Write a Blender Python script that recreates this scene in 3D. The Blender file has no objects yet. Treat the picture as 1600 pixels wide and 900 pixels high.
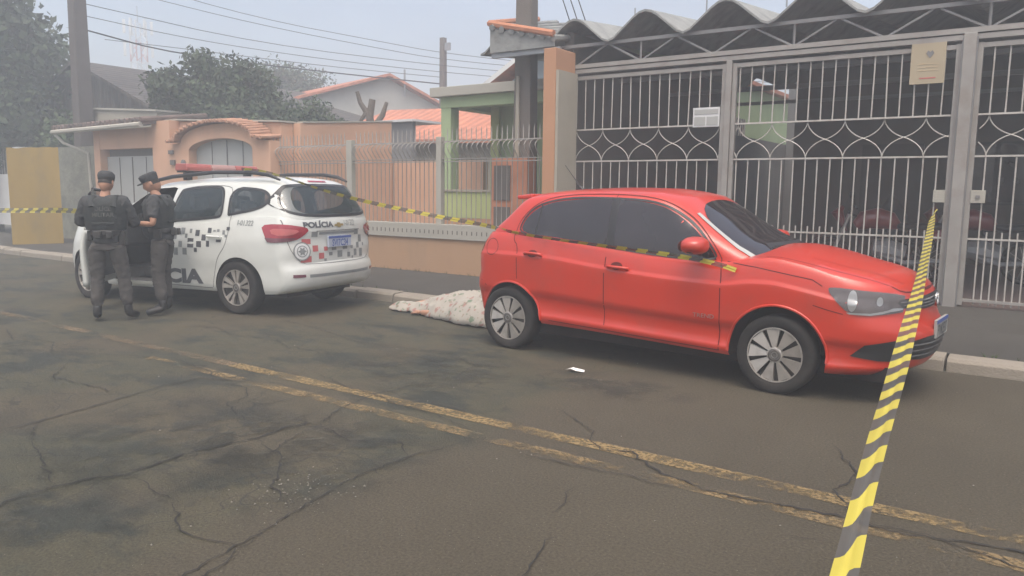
import bpy, bmesh, math, random
import numpy as np
from mathutils import Vector, Matrix
from mathutils.bvhtree import BVHTree
random.seed(7); RNG = np.random.default_rng(11)
PI = math.pi; R = math.radians
SC = bpy.context.scene
COL = SC.collection

# ------------------------------------------------------------------ camera, sky, sun, exposure
cd = bpy.data.cameras.new('camera'); cam = bpy.data.objects.new('camera', cd); COL.objects.link(cam)
cam.matrix_world = Matrix(((.82139, -.08139, .56453, 0), (.57024, .09652, -.81579, 0), (.01190, .99200, .12569, 1.45), (0, 0, 0, 1)))
cd.sensor_width = 36; cd.lens = 27.0; cd.clip_start = .05; cd.clip_end = 1500
SC.camera = cam
W = bpy.data.worlds.new('World'); SC.world = W; W.use_nodes = True
nt = W.node_tree; bg = nt.nodes['Background']
sky = nt.nodes.new('ShaderNodeTexSky'); sky.sky_type = 'NISHITA'; sky.sun_disc = False
SUN_EL, SUN_AZ = R(68), R(150)
sky.sun_elevation = SUN_EL; sky.sun_rotation = SUN_AZ
sky.air_density = 1.0; sky.dust_density = 8.0; sky.ozone_density = 1.0
hs = nt.nodes.new('ShaderNodeHueSaturation'); hs.inputs['Saturation'].default_value = .95
nt.links.new(sky.outputs[0], hs.inputs['Color'])
tcw = nt.nodes.new('ShaderNodeTexCoord'); mpw = nt.nodes.new('ShaderNodeMapping'); mpw.inputs['Scale'].default_value = (1, 1, 3.2); nt.links.new(tcw.outputs['Generated'], mpw.inputs[0])
cn = nt.nodes.new('ShaderNodeTexNoise'); cn.inputs['Scale'].default_value = 2.3; cn.inputs['Detail'].default_value = 7; cn.inputs['Roughness'].default_value = .55; nt.links.new(mpw.outputs[0], cn.inputs['Vector'])
cr_ = nt.nodes.new('ShaderNodeMapRange'); cr_.inputs['From Min'].default_value = .3; cr_.inputs['From Max'].default_value = .7; cr_.inputs['To Min'].default_value = .86; cr_.inputs['To Max'].default_value = 1.22; nt.links.new(cn.outputs['Fac'], cr_.inputs['Value'])
cm_ = nt.nodes.new('ShaderNodeMix'); cm_.data_type = 'RGBA'; cm_.blend_type = 'MULTIPLY'; cm_.inputs[0].default_value = 1; nt.links.new(hs.outputs[0], cm_.inputs[6]); nt.links.new(cr_.outputs[0], cm_.inputs[7]); nt.links.new(cm_.outputs[2], bg.inputs['Color'])
bg.inputs['Strength'].default_value = .15
sl = bpy.data.lights.new('sun', 'SUN'); sl.energy = .5; sl.angle = R(50); sl.color = (1, .97, .92)
so = bpy.data.objects.new('sun', sl); COL.objects.link(so)
sdir = Vector((math.sin(SUN_AZ) * math.cos(SUN_EL), math.cos(SUN_AZ) * math.cos(SUN_EL), math.sin(SUN_EL)))
so.rotation_euler = sdir.to_track_quat('Z', 'Y').to_euler()
SC.view_settings.view_transform = 'Standard'; SC.view_settings.look = 'None'
SC.view_settings.exposure = 0.88; SC.view_settings.gamma = 1
HAZE = .0125

# ------------------------------------------------------------------ materials
def ramp_noise(nt, scale, lo, hi, detail=4, coord=None, stretch=None, rough=.55):
    n = nt.nodes.new('ShaderNodeTexNoise'); n.inputs['Scale'].default_value = scale; n.inputs['Detail'].default_value = detail
    n.inputs['Roughness'].default_value = rough
    if coord is not None:
        if stretch:
            m = nt.nodes.new('ShaderNodeMapping'); m.inputs['Scale'].default_value = stretch
            nt.links.new(coord, m.inputs[0]); coord = m.outputs[0]
        nt.links.new(coord, n.inputs['Vector'])
    r = nt.nodes.new('ShaderNodeMapRange'); r.inputs['From Min'].default_value = lo; r.inputs['From Max'].default_value = hi
    nt.links.new(n.outputs['Fac'], r.inputs['Value'])
    return r.outputs[0]
def mixc(nt, fac, a, b, mode='MIX'):
    m = nt.nodes.new('ShaderNodeMix'); m.data_type = 'RGBA'; m.blend_type = mode
    for k, v in ((0, fac), (6, a), (7, b)):
        if isinstance(v, (int, float)): m.inputs[k].default_value = v
        elif isinstance(v, tuple): m.inputs[k].default_value = (*v[:3], 1)
        else: nt.links.new(v, m.inputs[k])
    return m.outputs[2]
def mat(name, col, rough=.7, metal=0, var=.12, vscale=3, dirt=None, dirt_amt=0, dscale=1.2, bump=0, bscale=60, coat=0, stretch=None, spec=.5, emit=None):
    m = bpy.data.materials.new(name); m.use_nodes = True; nt = m.node_tree; b = nt.nodes['Principled BSDF']
    tc = nt.nodes.new('ShaderNodeTexCoord').outputs['Object']
    f = ramp_noise(nt, vscale, .3, .7, coord=tc, stretch=stretch)
    c = mixc(nt, f, tuple(x * (1 - var) for x in col), tuple(min(1, x * (1 + var)) for x in col))
    if dirt:
        d = ramp_noise(nt, dscale, .5, .72, detail=7, coord=tc, stretch=stretch, rough=.65)
        k = nt.nodes.new('ShaderNodeMath'); k.operation = 'MULTIPLY'; k.inputs[1].default_value = dirt_amt; nt.links.new(d, k.inputs[0])
        c = mixc(nt, k.outputs[0], c, dirt)
    nt.links.new(c, b.inputs['Base Color'])
    b.inputs['Roughness'].default_value = rough; b.inputs['Metallic'].default_value = metal
    b.inputs['Coat Weight'].default_value = coat; b.inputs['Coat Roughness'].default_value = .08
    b.inputs['Specular IOR Level'].default_value = spec
    if bump:
        n = nt.nodes.new('ShaderNodeTexNoise'); n.inputs['Scale'].default_value = bscale; n.inputs['Detail'].default_value = 5
        nt.links.new(tc, n.inputs['Vector'])
        bp = nt.nodes.new('ShaderNodeBump'); bp.inputs['Strength'].default_value = bump; bp.inputs['Distance'].default_value = .02
        nt.links.new(n.outputs['Fac'], bp.inputs['Height']); nt.links.new(bp.outputs[0], b.inputs['Normal'])
    if emit:
        b.inputs['Emission Color'].default_value = (*emit[:3], 1); b.inputs['Emission Strength'].default_value = emit[3]
    return m
def glassmat(name, col, alpha):
    m = bpy.data.materials.new(name); m.use_nodes = True; nt = m.node_tree; b = nt.nodes['Principled BSDF']
    b.inputs['Base Color'].default_value = (*col, 1); b.inputs['Roughness'].default_value = .04; b.inputs['Alpha'].default_value = alpha
    b.inputs['Specular IOR Level'].default_value = .8
    n = nt.nodes.new('ShaderNodeTexNoise'); n.inputs['Scale'].default_value = 1.5
    r = nt.nodes.new('ShaderNodeMapRange'); r.inputs['To Min'].default_value = .03; r.inputs['To Max'].default_value = .14
    nt.links.new(n.outputs['Fac'], r.inputs['Value']); nt.links.new(r.outputs[0], b.inputs['Roughness'])
    return m
M = {}
M['red'] = mat('red car paint', (.47, .026, .008), .36, 0, .05, 1.2, coat=.55, dirt=(.30, .05, .03), dirt_amt=.45, dscale=2.8)
M['white'] = mat('white car paint', (0.552, 0.5704, 0.5382), .35, 0, .03, 1.5, coat=.6, dirt=(.42, .42, .38), dirt_amt=.45, dscale=2)
M['blackp'] = mat('black plastic', (.02, .02, .022), .5, 0, .2, 8)
M['gap'] = mat('panel gap', (.012, .008, .008), .9, 0, .1, 8)
M['gapred'] = mat('panel gap in red', (.10, .006, .005), .8, 0, .1, 8)
M['gapw'] = mat('panel gap in white', (.16, .16, .155), .9, 0, .1, 8)
M['tyre'] = mat('tyre rubber', (0.0096, 0.0084, 0.0078), .85, 0, .25, 6, dirt=(.05, .042, .036), dirt_amt=.5, dscale=5)
M['rimdark'] = mat('dark rim back', (.045, .042, .04), .6, .2, .2, 8)
M['alloy'] = mat('brushed alloy', (.42, .395, .36), .42, .6, .08, 6, dirt=(.22, .2, .17), dirt_amt=.5, dscale=9)
M['alloyd'] = mat('dark alloy', (.16, .15, .14), .45, .6, .1, 8)
M['tint'] = mat('dark tinted glass', (.022, .018, .02), .06, 0, .2, 1.5, spec=.7)
M['glass'] = glassmat('car glass', (.04, .055, .06), .55)
M['chrome'] = mat('chrome', (.42, .42, .41), .28, .9, .03, 8)
M['lampg'] = glassmat('lamp lens', (.25, .24, .24), .16)
M['lampbk'] = mat('smoked lamp housing', (.085, .07, .07), .3, .2, .15, 8, coat=.6)
M['redlens'] = mat('red lamp lens', (.30, .02, .035), .18, 0, .15, 10, coat=.8)
M['barred'] = mat('sun faded red lens', (.34, .10, .085), .3, 0, .1, 8)
M['barmid'] = mat('clear faded lens', (.34, .20, .18), .3, 0, .1, 8)
M['darklens'] = mat('dark red lens', (.14, .05, .07), .2, 0, .1, 10, coat=.8)
M['decal'] = mat('dark grey decal', (.075, .08, .09), .5, 0, .08, 10)
M['decalg'] = mat('faded grey decal', (.20, .215, .215), .5, 0, .1, 10)
M['decalr'] = mat('faded red decal', (.42, .10, .10), .5, 0, .1, 10)
M['plate'] = mat('licence plate white', (.62, .63, .62), .45, 0, .05, 10)
M['platef'] = mat('dusty grey plate', (.30, .30, .28), .5, 0, .08, 10)
M['plateb'] = mat('licence plate blue', (.05, .09, .30), .45, 0, .05, 10)
M['gold'] = mat('gold emblem', (.50, .38, .16), .35, .6, .08, 10)
M['interior'] = mat('dark upholstery', (.05, .052, .055), .85, 0, .2, 8)
M['seat'] = mat('grey seat fabric', (.10, .11, .115), .9, 0, .2, 12)
M['orange'] = mat('peach orange wall paint', (0.391, 0.2082, 0.1148), .9, 0, .08, .9, dirt=(.42, .25, .16), dirt_amt=.55, dscale=.9, bump=.15)
M['peach'] = mat('haze paled peach wall', (.52, .31, .20), .9, 0, .08, .9, dirt=(.36, .23, .16), dirt_amt=.6, dscale=1.3, bump=.15, stretch=(1, 1, .4))  # peach paint lightened so its colour carries the haze over the far walls
M['orange2'] = mat('weathered peach wall', (0.374, 0.2338, 0.136), .9, 0, .1, 1.5, dirt=(.20, .15, .10), dirt_amt=.38, dscale=1.5, bump=.3, stretch=(1, 1, .3))
M['hoodt'] = mat('faded hood tiles', (.36, .20, .13), .9, 0, .2, 6, bump=.2)
M['terrac'] = mat('terracotta masonry', (.42, .18, .10), .9, 0, .12, 3, bump=.2)
M['green'] = mat('pale green wall paint', (0.297, 0.378, 0.207), .9, 0, .08, 1.5, dirt=(.30, .38, .22), dirt_amt=.4, bump=.15)
M['ygreen'] = mat('yellow green wall paint', (.38, .43, .18), .9, 0, .08, 1.5, dirt=(.3, .35, .18), dirt_amt=.4, bump=.15)
M['cream'] = mat('cream concrete', (0.304, 0.28, 0.224), .9, 0, .08, 2, dirt=(.3, .27, .22), dirt_amt=.45, dscale=2, bump=.2)
M['capw'] = mat('weathered white coping', (0.336, 0.324, 0.28), .85, 0, .06, 3, dirt=(.30, .28, .22), dirt_amt=.5, dscale=3, bump=.3)
M['whitew'] = mat('white wall paint', (.55, .56, .56), .9, 0, .06, 2, dirt=(.33, .33, .3), dirt_amt=.4)
M['yellow'] = mat('stained yellow wall', (0.3064, 0.2065, 0.05328), .9, 0, .1, 2, dirt=(.20, .16, .08), dirt_amt=.75, dscale=1.6, bump=.3, stretch=(1, 1, .4))
M['stone'] = mat('grey stone wall', (.15, .15, .12), .95, 0, .3, 3, dirt=(.07, .08, .05), dirt_amt=.7, dscale=4, bump=.8, bscale=12)
M['steelw'] = mat('white painted steel', (0.3982, 0.3821, 0.3498), .5, 0, .10, 6, dirt=(.20, .16, .12), dirt_amt=.6, dscale=7)
M['steelc'] = mat('cream painted steel', (0.2516, 0.2405, 0.222), .55, 0, .10, 3, dirt=(.18, .15, .12), dirt_amt=.6, dscale=4)
M['truss'] = mat('grey painted truss', (.16, .16, .16), .6, 0, .1, 6)
M['fibro'] = mat('weathered fibre cement', (0.216, 0.224, 0.216), .95, 0, .18, 4, dirt=(.10, .10, .09), dirt_amt=.6, dscale=3, bump=.4, bscale=20)
M['conc'] = mat('grey concrete', (.25, .24, .22), .95, 0, .12, 3, dirt=(.12, .11, .1), dirt_amt=.5, dscale=2, bump=.3)
M['pole'] = mat('old concrete pole', (.13, .115, .10), .95, 0, .15, 3, dirt=(.10, .09, .08), dirt_amt=.7, dscale=2, bump=.4, stretch=(1, 1, .25))
M['kerb'] = mat('pale kerb concrete', (0.2295, 0.204, 0.1658), .95, 0, .12, 4, dirt=(.18, .16, .13), dirt_amt=.6, dscale=4, bump=.4)
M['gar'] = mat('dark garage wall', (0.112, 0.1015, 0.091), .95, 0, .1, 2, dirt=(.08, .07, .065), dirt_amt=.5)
M['gargrey'] = mat('bare grey render', (0.16, 0.16, 0.16), .95, 0, .1, 2, dirt=(.1, .1, .1), dirt_amt=.5)
M['gfloor'] = mat('garage tile floor', (.16, .12, .11), .5, 0, .1, 2)
M['door'] = mat('grey white metal door', (.33, .34, .325), .6, 0, .04, 2, dirt=(.3, .3, .28), dirt_amt=.4)
M['bark'] = mat('bark', (.10, .08, .06), .95, 0, .3, 8, bump=.6)
M['leafd'] = mat('dark leaves', (.035, .055, .022), .8, 0, .5, .9)
M['leafm'] = mat('mid green leaves', (.05, .08, .028), .8, 0, .5, .9)
M['leafl'] = mat('light leaves', (.10, .13, .04), .8, 0, .3, 1.5)
M['wire'] = mat('black cable', (.03, .03, .03), .8)
M['antenna'] = mat('galvanised steel', (.30, .31, .32), .5, .5, .1, 8)
M['towerr'] = mat('red white lattice paint', (.42, .22, .2), .6)
M['tyel'] = mat('tape yellow', (.45, .38, .05), .45, 0, .06, 8)
M['tblk'] = mat('tape black', (.085, .08, .07), .4, 0, .15, 8)
M['tblk'].node_tree.nodes['Principled BSDF'].inputs['Alpha'].default_value = .72
M['skin'] = mat('skin', (.36, .19, .12), .6, 0, .08, 10)
M['hair'] = mat('short dark hair', (.03, .024, .02), .8, 0, .2, 20)
M['uni'] = mat('grey police shirt', (.038, .040, .042), .9, 0, .15, 14, bump=.4, bscale=30)
M['trou'] = mat('grey police trousers', (.055, .05, .046), .9, 0, .15, 10, bump=.5, bscale=18)
M['vest'] = mat('black ballistic vest', (.020, .023, .023), .85, 0, .2, 14, bump=.4, bscale=30)
M['boot'] = mat('black boots', (.02, .019, .018), .5, 0, .2, 14)
M['badge'] = mat('white patch', (.6, .58, .56), .7, 0, .05, 20)
M['vestt'] = mat('faded vest lettering', (.07, .074, .068), .8, 0, .1, 20)
M['paper'] = mat('white paper', (.70, .70, .67), .8, 0, .05, 20)
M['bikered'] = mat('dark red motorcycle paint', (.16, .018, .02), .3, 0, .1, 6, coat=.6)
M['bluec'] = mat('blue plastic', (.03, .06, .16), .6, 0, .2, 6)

def tile_mat(name, col, dark):
    m = bpy.data.materials.new(name); m.use_nodes = True; nt = m.node_tree; b = nt.nodes['Principled BSDF']
    tc = nt.nodes.new('ShaderNodeTexCoord').outputs['Object']
    w = nt.nodes.new('ShaderNodeTexWave'); w.inputs['Scale'].default_value = 1.3; w.inputs['Distortion'].default_value = .6
    nt.links.new(tc, w.inputs['Vector'])
    f = ramp_noise(nt, 2.5, .35, .7, coord=tc)
    c = mixc(nt, f, col, dark); c = mixc(nt, w.outputs['Fac'], mixc(nt, .25, c, (.08, .05, .04)), c)
    nt.links.new(c, b.inputs['Base Color']); b.inputs['Roughness'].default_value = .9
    bp = nt.nodes.new('ShaderNodeBump'); bp.inputs['Strength'].default_value = .6; bp.inputs['Distance'].default_value = .05
    nt.links.new(w.outputs['Fac'], bp.inputs['Height']); nt.links.new(bp.outputs[0], b.inputs['Normal'])
    return m
M['tile'] = tile_mat('red clay roof tiles', (.52, .20, .12), (.36, .15, .10))
M['tileo'] = tile_mat('old brown roof tiles', (.17, .12, .10), (.08, .07, .06))
M['tiled'] = tile_mat('blackened roof tiles', (.075, .07, .065), (.04, .04, .038))

def asphalt():
    m = bpy.data.materials.new('worn asphalt'); m.use_nodes = True; nt = m.node_tree; b = nt.nodes['Principled BSDF']
    L = nt.links; tc = nt.nodes.new('ShaderNodeTexCoord').outputs['Object']
    sep = nt.nodes.new('ShaderNodeSeparateXYZ'); L.new(tc, sep.inputs[0])
    # newer smoother lane right of x=-2.7 for y<3.6, older rough surface left
    wob = nt.nodes.new('ShaderNodeTexNoise'); wob.inputs['Scale'].default_value = 1.6; wob.inputs['Detail'].default_value = 6; L.new(tc, wob.inputs['Vector'])
    ma = nt.nodes.new('ShaderNodeMath'); ma.operation = 'MULTIPLY_ADD'; ma.inputs[1].default_value = 1.0; L.new(wob.outputs['Fac'], ma.inputs[0]); L.new(sep.outputs['X'], ma.inputs[2])
    rg = nt.nodes.new('ShaderNodeMapRange'); rg.inputs['From Min'].default_value = -2.35; rg.inputs['From Max'].default_value = -2.05; L.new(ma.outputs[0], rg.inputs['Value'])
    new = rg.outputs[0]
    f1 = ramp_noise(nt, .9, .35, .65, 6, tc)
    old = mixc(nt, f1, (0.0485, 0.0472, 0.0306), (0.0672, 0.0592, 0.0369))
    f2 = ramp_noise(nt, 1.25, .50, .60, 9, tc, (1, 1.7, 1), .66)
    k = nt.nodes.new('ShaderNodeMath'); k.operation = 'MULTIPLY'; k.inputs[1].default_value = .95; L.new(f2, k.inputs[0])
    old = mixc(nt, k.outputs[0], old, (0.0265, 0.0294, 0.0239))
    f5 = ramp_noise(nt, 3.4, .53, .58, 9, tc, (1, 1.4, 1), .7)
    k5 = nt.nodes.new('ShaderNodeMath'); k5.operation = 'MULTIPLY'; k5.inputs[1].default_value = .42; L.new(f5, k5.inputs[0])
    old = mixc(nt, k5.outputs[0], old, (0.0353, 0.0392, 0.0299))
    f4 = ramp_noise(nt, .6, .48, .58, 7, tc)
    k4 = nt.nodes.new('ShaderNodeMath'); k4.operation = 'MULTIPLY'; k4.inputs[1].default_value = .5; L.new(f4, k4.inputs[0])
    old = mixc(nt, k4.outputs[0], old, (0.0700, 0.0549, 0.0358))
    f3 = ramp_noise(nt, 1.2, .3, .7, 5, tc)
    nw = mixc(nt, f3, (0.0548, 0.0465, 0.0314), (0.0667, 0.0567, 0.0383))
    c = mixc(nt, new, old, nw)
    # fine aggregate
    g = nt.nodes.new('ShaderNodeTexNoise'); g.inputs['Scale'].default_value = 75; g.inputs['Detail'].default_value = 5; g.inputs['Roughness'].default_value = .75; L.new(tc, g.inputs['Vector'])
    gr = nt.nodes.new('ShaderNodeMapRange'); gr.inputs['From Min'].default_value = .3; gr.inputs['From Max'].default_value = .7; gr.inputs['To Min'].default_value = .42; gr.inputs['To Max'].default_value = 1.62
    L.new(g.outputs['Fac'], gr.inputs['Value']); c = mixc(nt, 1.0, c, gr.outputs[0], 'MULTIPLY')
    v = nt.nodes.new('ShaderNodeTexVoronoi'); v.inputs['Scale'].default_value = 55; L.new(tc, v.inputs['Vector'])
    vr = nt.nodes.new('ShaderNodeMapRange'); vr.inputs['From Min'].default_value = .13; vr.inputs['From Max'].default_value = .06; L.new(v.outputs['Distance'], vr.inputs['Value'])
    sp = nt.nodes.new('ShaderNodeSeparateColor'); L.new(v.outputs['Color'], sp.inputs[0])
    gt = nt.nodes.new('ShaderNodeMath'); gt.operation = 'GREATER_THAN'; gt.inputs[1].default_value = .88; L.new(sp.outputs[0], gt.inputs[0])
    mm = nt.nodes.new('ShaderNodeMath'); mm.operation = 'MULTIPLY'; L.new(vr.outputs[0], mm.inputs[0]); L.new(gt.outputs[0], mm.inputs[1])
    c = mixc(nt, mm.outputs[0], c, (.26, .245, .205))
    # hairline crazing in the old surface
    dv = nt.nodes.new('ShaderNodeTexNoise'); dv.inputs['Scale'].default_value = 3; L.new(tc, dv.inputs['Vector'])
    ad = nt.nodes.new('ShaderNodeVectorMath'); ad.operation = 'MULTIPLY_ADD'; ad.inputs[1].default_value = (.5, .5, .5); L.new(dv.outputs['Color'], ad.inputs[0]); L.new(tc, ad.inputs[2])
    cv = nt.nodes.new('ShaderNodeTexVoronoi'); cv.feature = 'DISTANCE_TO_EDGE'; cv.inputs['Scale'].default_value = 1.7; L.new(ad.outputs[0], cv.inputs['Vector'])
    cr = nt.nodes.new('ShaderNodeMapRange'); cr.inputs['From Min'].default_value = .004; cr.inputs['From Max'].default_value = .013; cr.inputs['To Min'].default_value = .85; cr.inputs['To Max'].default_value = 0; L.new(cv.outputs['Distance'], cr.inputs['Value'])
    cm = ramp_noise(nt, .8, .38, .50, 3, tc)
    inv = nt.nodes.new('ShaderNodeMath'); inv.operation = 'SUBTRACT'; inv.inputs[0].default_value = 1; L.new(new, inv.inputs[1])
    c1 = nt.nodes.new('ShaderNodeMath'); c1.operation = 'MULTIPLY'; L.new(cr.outputs[0], c1.inputs[0]); L.new(cm, c1.inputs[1])
    c2 = nt.nodes.new('ShaderNodeMath'); c2.operation = 'MULTIPLY'; L.new(c1.outputs[0], c2.inputs[0]); L.new(inv.outputs[0], c2.inputs[1])
    c = mixc(nt, c2.outputs[0], c, (0.0280, 0.0277, 0.0221))
    L.new(c, b.inputs['Base Color']); b.inputs['Roughness'].default_value = .85; b.inputs['Specular IOR Level'].default_value = .35
    bp = nt.nodes.new('ShaderNodeBump'); bp.inputs['Strength'].default_value = .8; bp.inputs['Distance'].default_value = .01
    L.new(g.outputs['Fac'], bp.inputs['Height']); L.new(bp.outputs[0], b.inputs['Normal'])
    return m
M['asphalt'] = asphalt()
def worn_paint(name, col, lo, hi):
    m = bpy.data.materials.new(name); m.use_nodes = True; nt = m.node_tree; b = nt.nodes['Principled BSDF']
    tc = nt.nodes.new('ShaderNodeTexCoord').outputs['Object']
    f = ramp_noise(nt, 2.2, lo, hi, 8, tc, None, .78)
    g = ramp_noise(nt, 45, .35, .52, 4, tc)
    mm = nt.nodes.new('ShaderNodeMath'); mm.operation = 'MULTIPLY'; nt.links.new(f, mm.inputs[0]); nt.links.new(g, mm.inputs[1])
    k = nt.nodes.new('ShaderNodeMath'); k.operation = 'MULTIPLY'; k.inputs[1].default_value = .82; nt.links.new(mm.outputs[0], k.inputs[0])
    nt.links.new(k.outputs[0], b.inputs['Alpha'])
    c = mixc(nt, ramp_noise(nt, 6, .3, .7, 4, tc), col, tuple(x * .78 for x in col))
    nt.links.new(c, b.inputs['Base Color']); b.inputs['Roughness'].default_value = .8
    return m
M['ypaint'] = worn_paint('worn yellow road paint', (.255, .180, .078), .39, .50)
M['ypaint3'] = worn_paint('ghost of yellow road paint', (.20, .145, .085), .44, .60)
M['ypaint2'] = worn_paint('very worn yellow road paint', (.225, .160, .075), .45, .56)
def stain_mat(name, col, amt, lo=.42, hi=.6):
    m = bpy.data.materials.new(name); m.use_nodes = True; nt = m.node_tree; b = nt.nodes['Principled BSDF']
    tc = nt.nodes.new('ShaderNodeTexCoord'); 
    f = ramp_noise(nt, 3.5, lo, hi, 8, tc.outputs['Object'], None, .7)
    # soft falloff to the sheet's edge
    gr = nt.nodes.new('ShaderNodeTexGradient'); gr.gradient_type = 'SPHERICAL'
    mp = nt.nodes.new('ShaderNodeMapping'); mp.inputs['Location'].default_value = (-1, -1, 0); mp.inputs['Scale'].default_value = (2, 2, 0)
    nt.links.new(tc.outputs['Generated'], mp.inputs[0]); nt.links.new(mp.outputs[0], gr.inputs[0])
    r = nt.nodes.new('ShaderNodeMapRange'); r.inputs['From Max'].default_value = .5; nt.links.new(gr.outputs['Fac'], r.inputs['Value'])
    mm = nt.nodes.new('ShaderNodeMath'); mm.operation = 'MULTIPLY'; nt.links.new(f, mm.inputs[0]); nt.links.new(r.outputs[0], mm.inputs[1])
    k = nt.nodes.new('ShaderNodeMath'); k.operation = 'MULTIPLY'; k.inputs[1].default_value = amt; nt.links.new(mm.outputs[0], k.inputs[0])
    nt.links.new(k.outputs[0], b.inputs['Alpha']); b.inputs['Base Color'].default_value = (*col, 1); b.inputs['Roughness'].default_value = .8
    return m
M['stain'] = stain_mat('dark oil stain', (.032, .036, .031), .42, .45, .56)
def walkmat():
    return mat('sidewalk concrete', (0.04683, 0.04289, 0.03599), .95, 0, .18, 1.1, dirt=(.035, .034, .03), dirt_amt=.7, dscale=1.6, bump=.5, bscale=80)
M['walk'] = walkmat()
M['soil'] = mat('dusty ground', (.14, .13, .10), .95, 0, .2, .5, bump=.3)
def sheet_mat():
    m = bpy.data.materials.new('floral bed sheet'); m.use_nodes = True; nt = m.node_tree; b = nt.nodes['Principled BSDF']; L = nt.links
    tc = nt.nodes.new('ShaderNodeTexCoord').outputs['Object']
    nz = nt.nodes.new('ShaderNodeTexNoise'); nz.inputs['Scale'].default_value = 14; L.new(tc, nz.inputs['Vector'])
    ad = nt.nodes.new('ShaderNodeVectorMath'); ad.operation = 'MULTIPLY_ADD'; ad.inputs[1].default_value = (.10, .10, .10); L.new(nz.outputs['Color'], ad.inputs[0]); L.new(tc, ad.inputs[2])
    c = (.31, .29, .25)
    for sc, th, col, hi in ((11, .36, (.26, .10, .09), .42), (8.3, .30, (.06, .125, .07), .55), (15, .32, (.125, .16, .11), .45), (6.2, .22, (.25, .13, .12), .42), (19, .3, (.22, .16, .12), .42)):
        v = nt.nodes.new('ShaderNodeTexVoronoi'); v.inputs['Scale'].default_value = sc; L.new(ad.outputs[0], v.inputs['Vector'])
        r = nt.nodes.new('ShaderNodeMapRange'); r.inputs['From Min'].default_value = th; r.inputs['From Max'].default_value = th * .7; L.new(v.outputs['Distance'], r.inputs['Value'])
        s = nt.nodes.new('ShaderNodeSeparateColor'); L.new(v.outputs['Color'], s.inputs[0])
        g = nt.nodes.new('ShaderNodeMath'); g.operation = 'GREATER_THAN'; g.inputs[1].default_value = hi; L.new(s.outputs[0], g.inputs[0])
        mm = nt.nodes.new('ShaderNodeMath'); mm.operation = 'MULTIPLY'; L.new(r.outputs[0], mm.inputs[0]); L.new(g.outputs[0], mm.inputs[1])
        k = nt.nodes.new('ShaderNodeMath'); k.operation = 'MULTIPLY'; k.inputs[1].default_value = .75; L.new(mm.outputs[0], k.inputs[0])
        c = mixc(nt, k.outputs[0], c, col)
    L.new(c, b.inputs['Base Color']); b.inputs['Roughness'].default_value = .9
    return m
M['sheet'] = sheet_mat()
M['poled'] = mat('dark weathered pole', (.075, .062, .055), .95, 0, .15, 3, bump=.4)

# ------------------------------------------------------------------ object helpers
def tag(o, label=None, cat=None, group=None, kind=None):
    if label: o['label'] = label
    if cat: o['category'] = cat
    if group: o['group'] = group
    if kind: o['kind'] = kind
    return o
def empty(name, label, cat, loc=(0, 0, 0), rz=0, group=None, scale=1):
    o = bpy.data.objects.new(name, None); COL.objects.link(o); o.location = loc; o.rotation_euler = (0, 0, rz); o.scale = (scale,) * 3
    o.empty_display_size = .2
    return tag(o, label, cat, group)
def link(name, me, m, parent=None, smooth=False, ang=35):
    if m is not None:
        mi = [p.material_index for p in me.polygons]; me.materials.clear()
        for x in (m if isinstance(m, list) else [m]): me.materials.append(x)
        if isinstance(m, list): me.polygons.foreach_set('material_index', mi)
    if smooth:
        me.shade_smooth()
        if ang: me.set_sharp_from_angle(angle=R(ang))
    o = bpy.data.objects.new(name, me); COL.objects.link(o)
    if parent is not None: o.parent = parent
    return o
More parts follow.
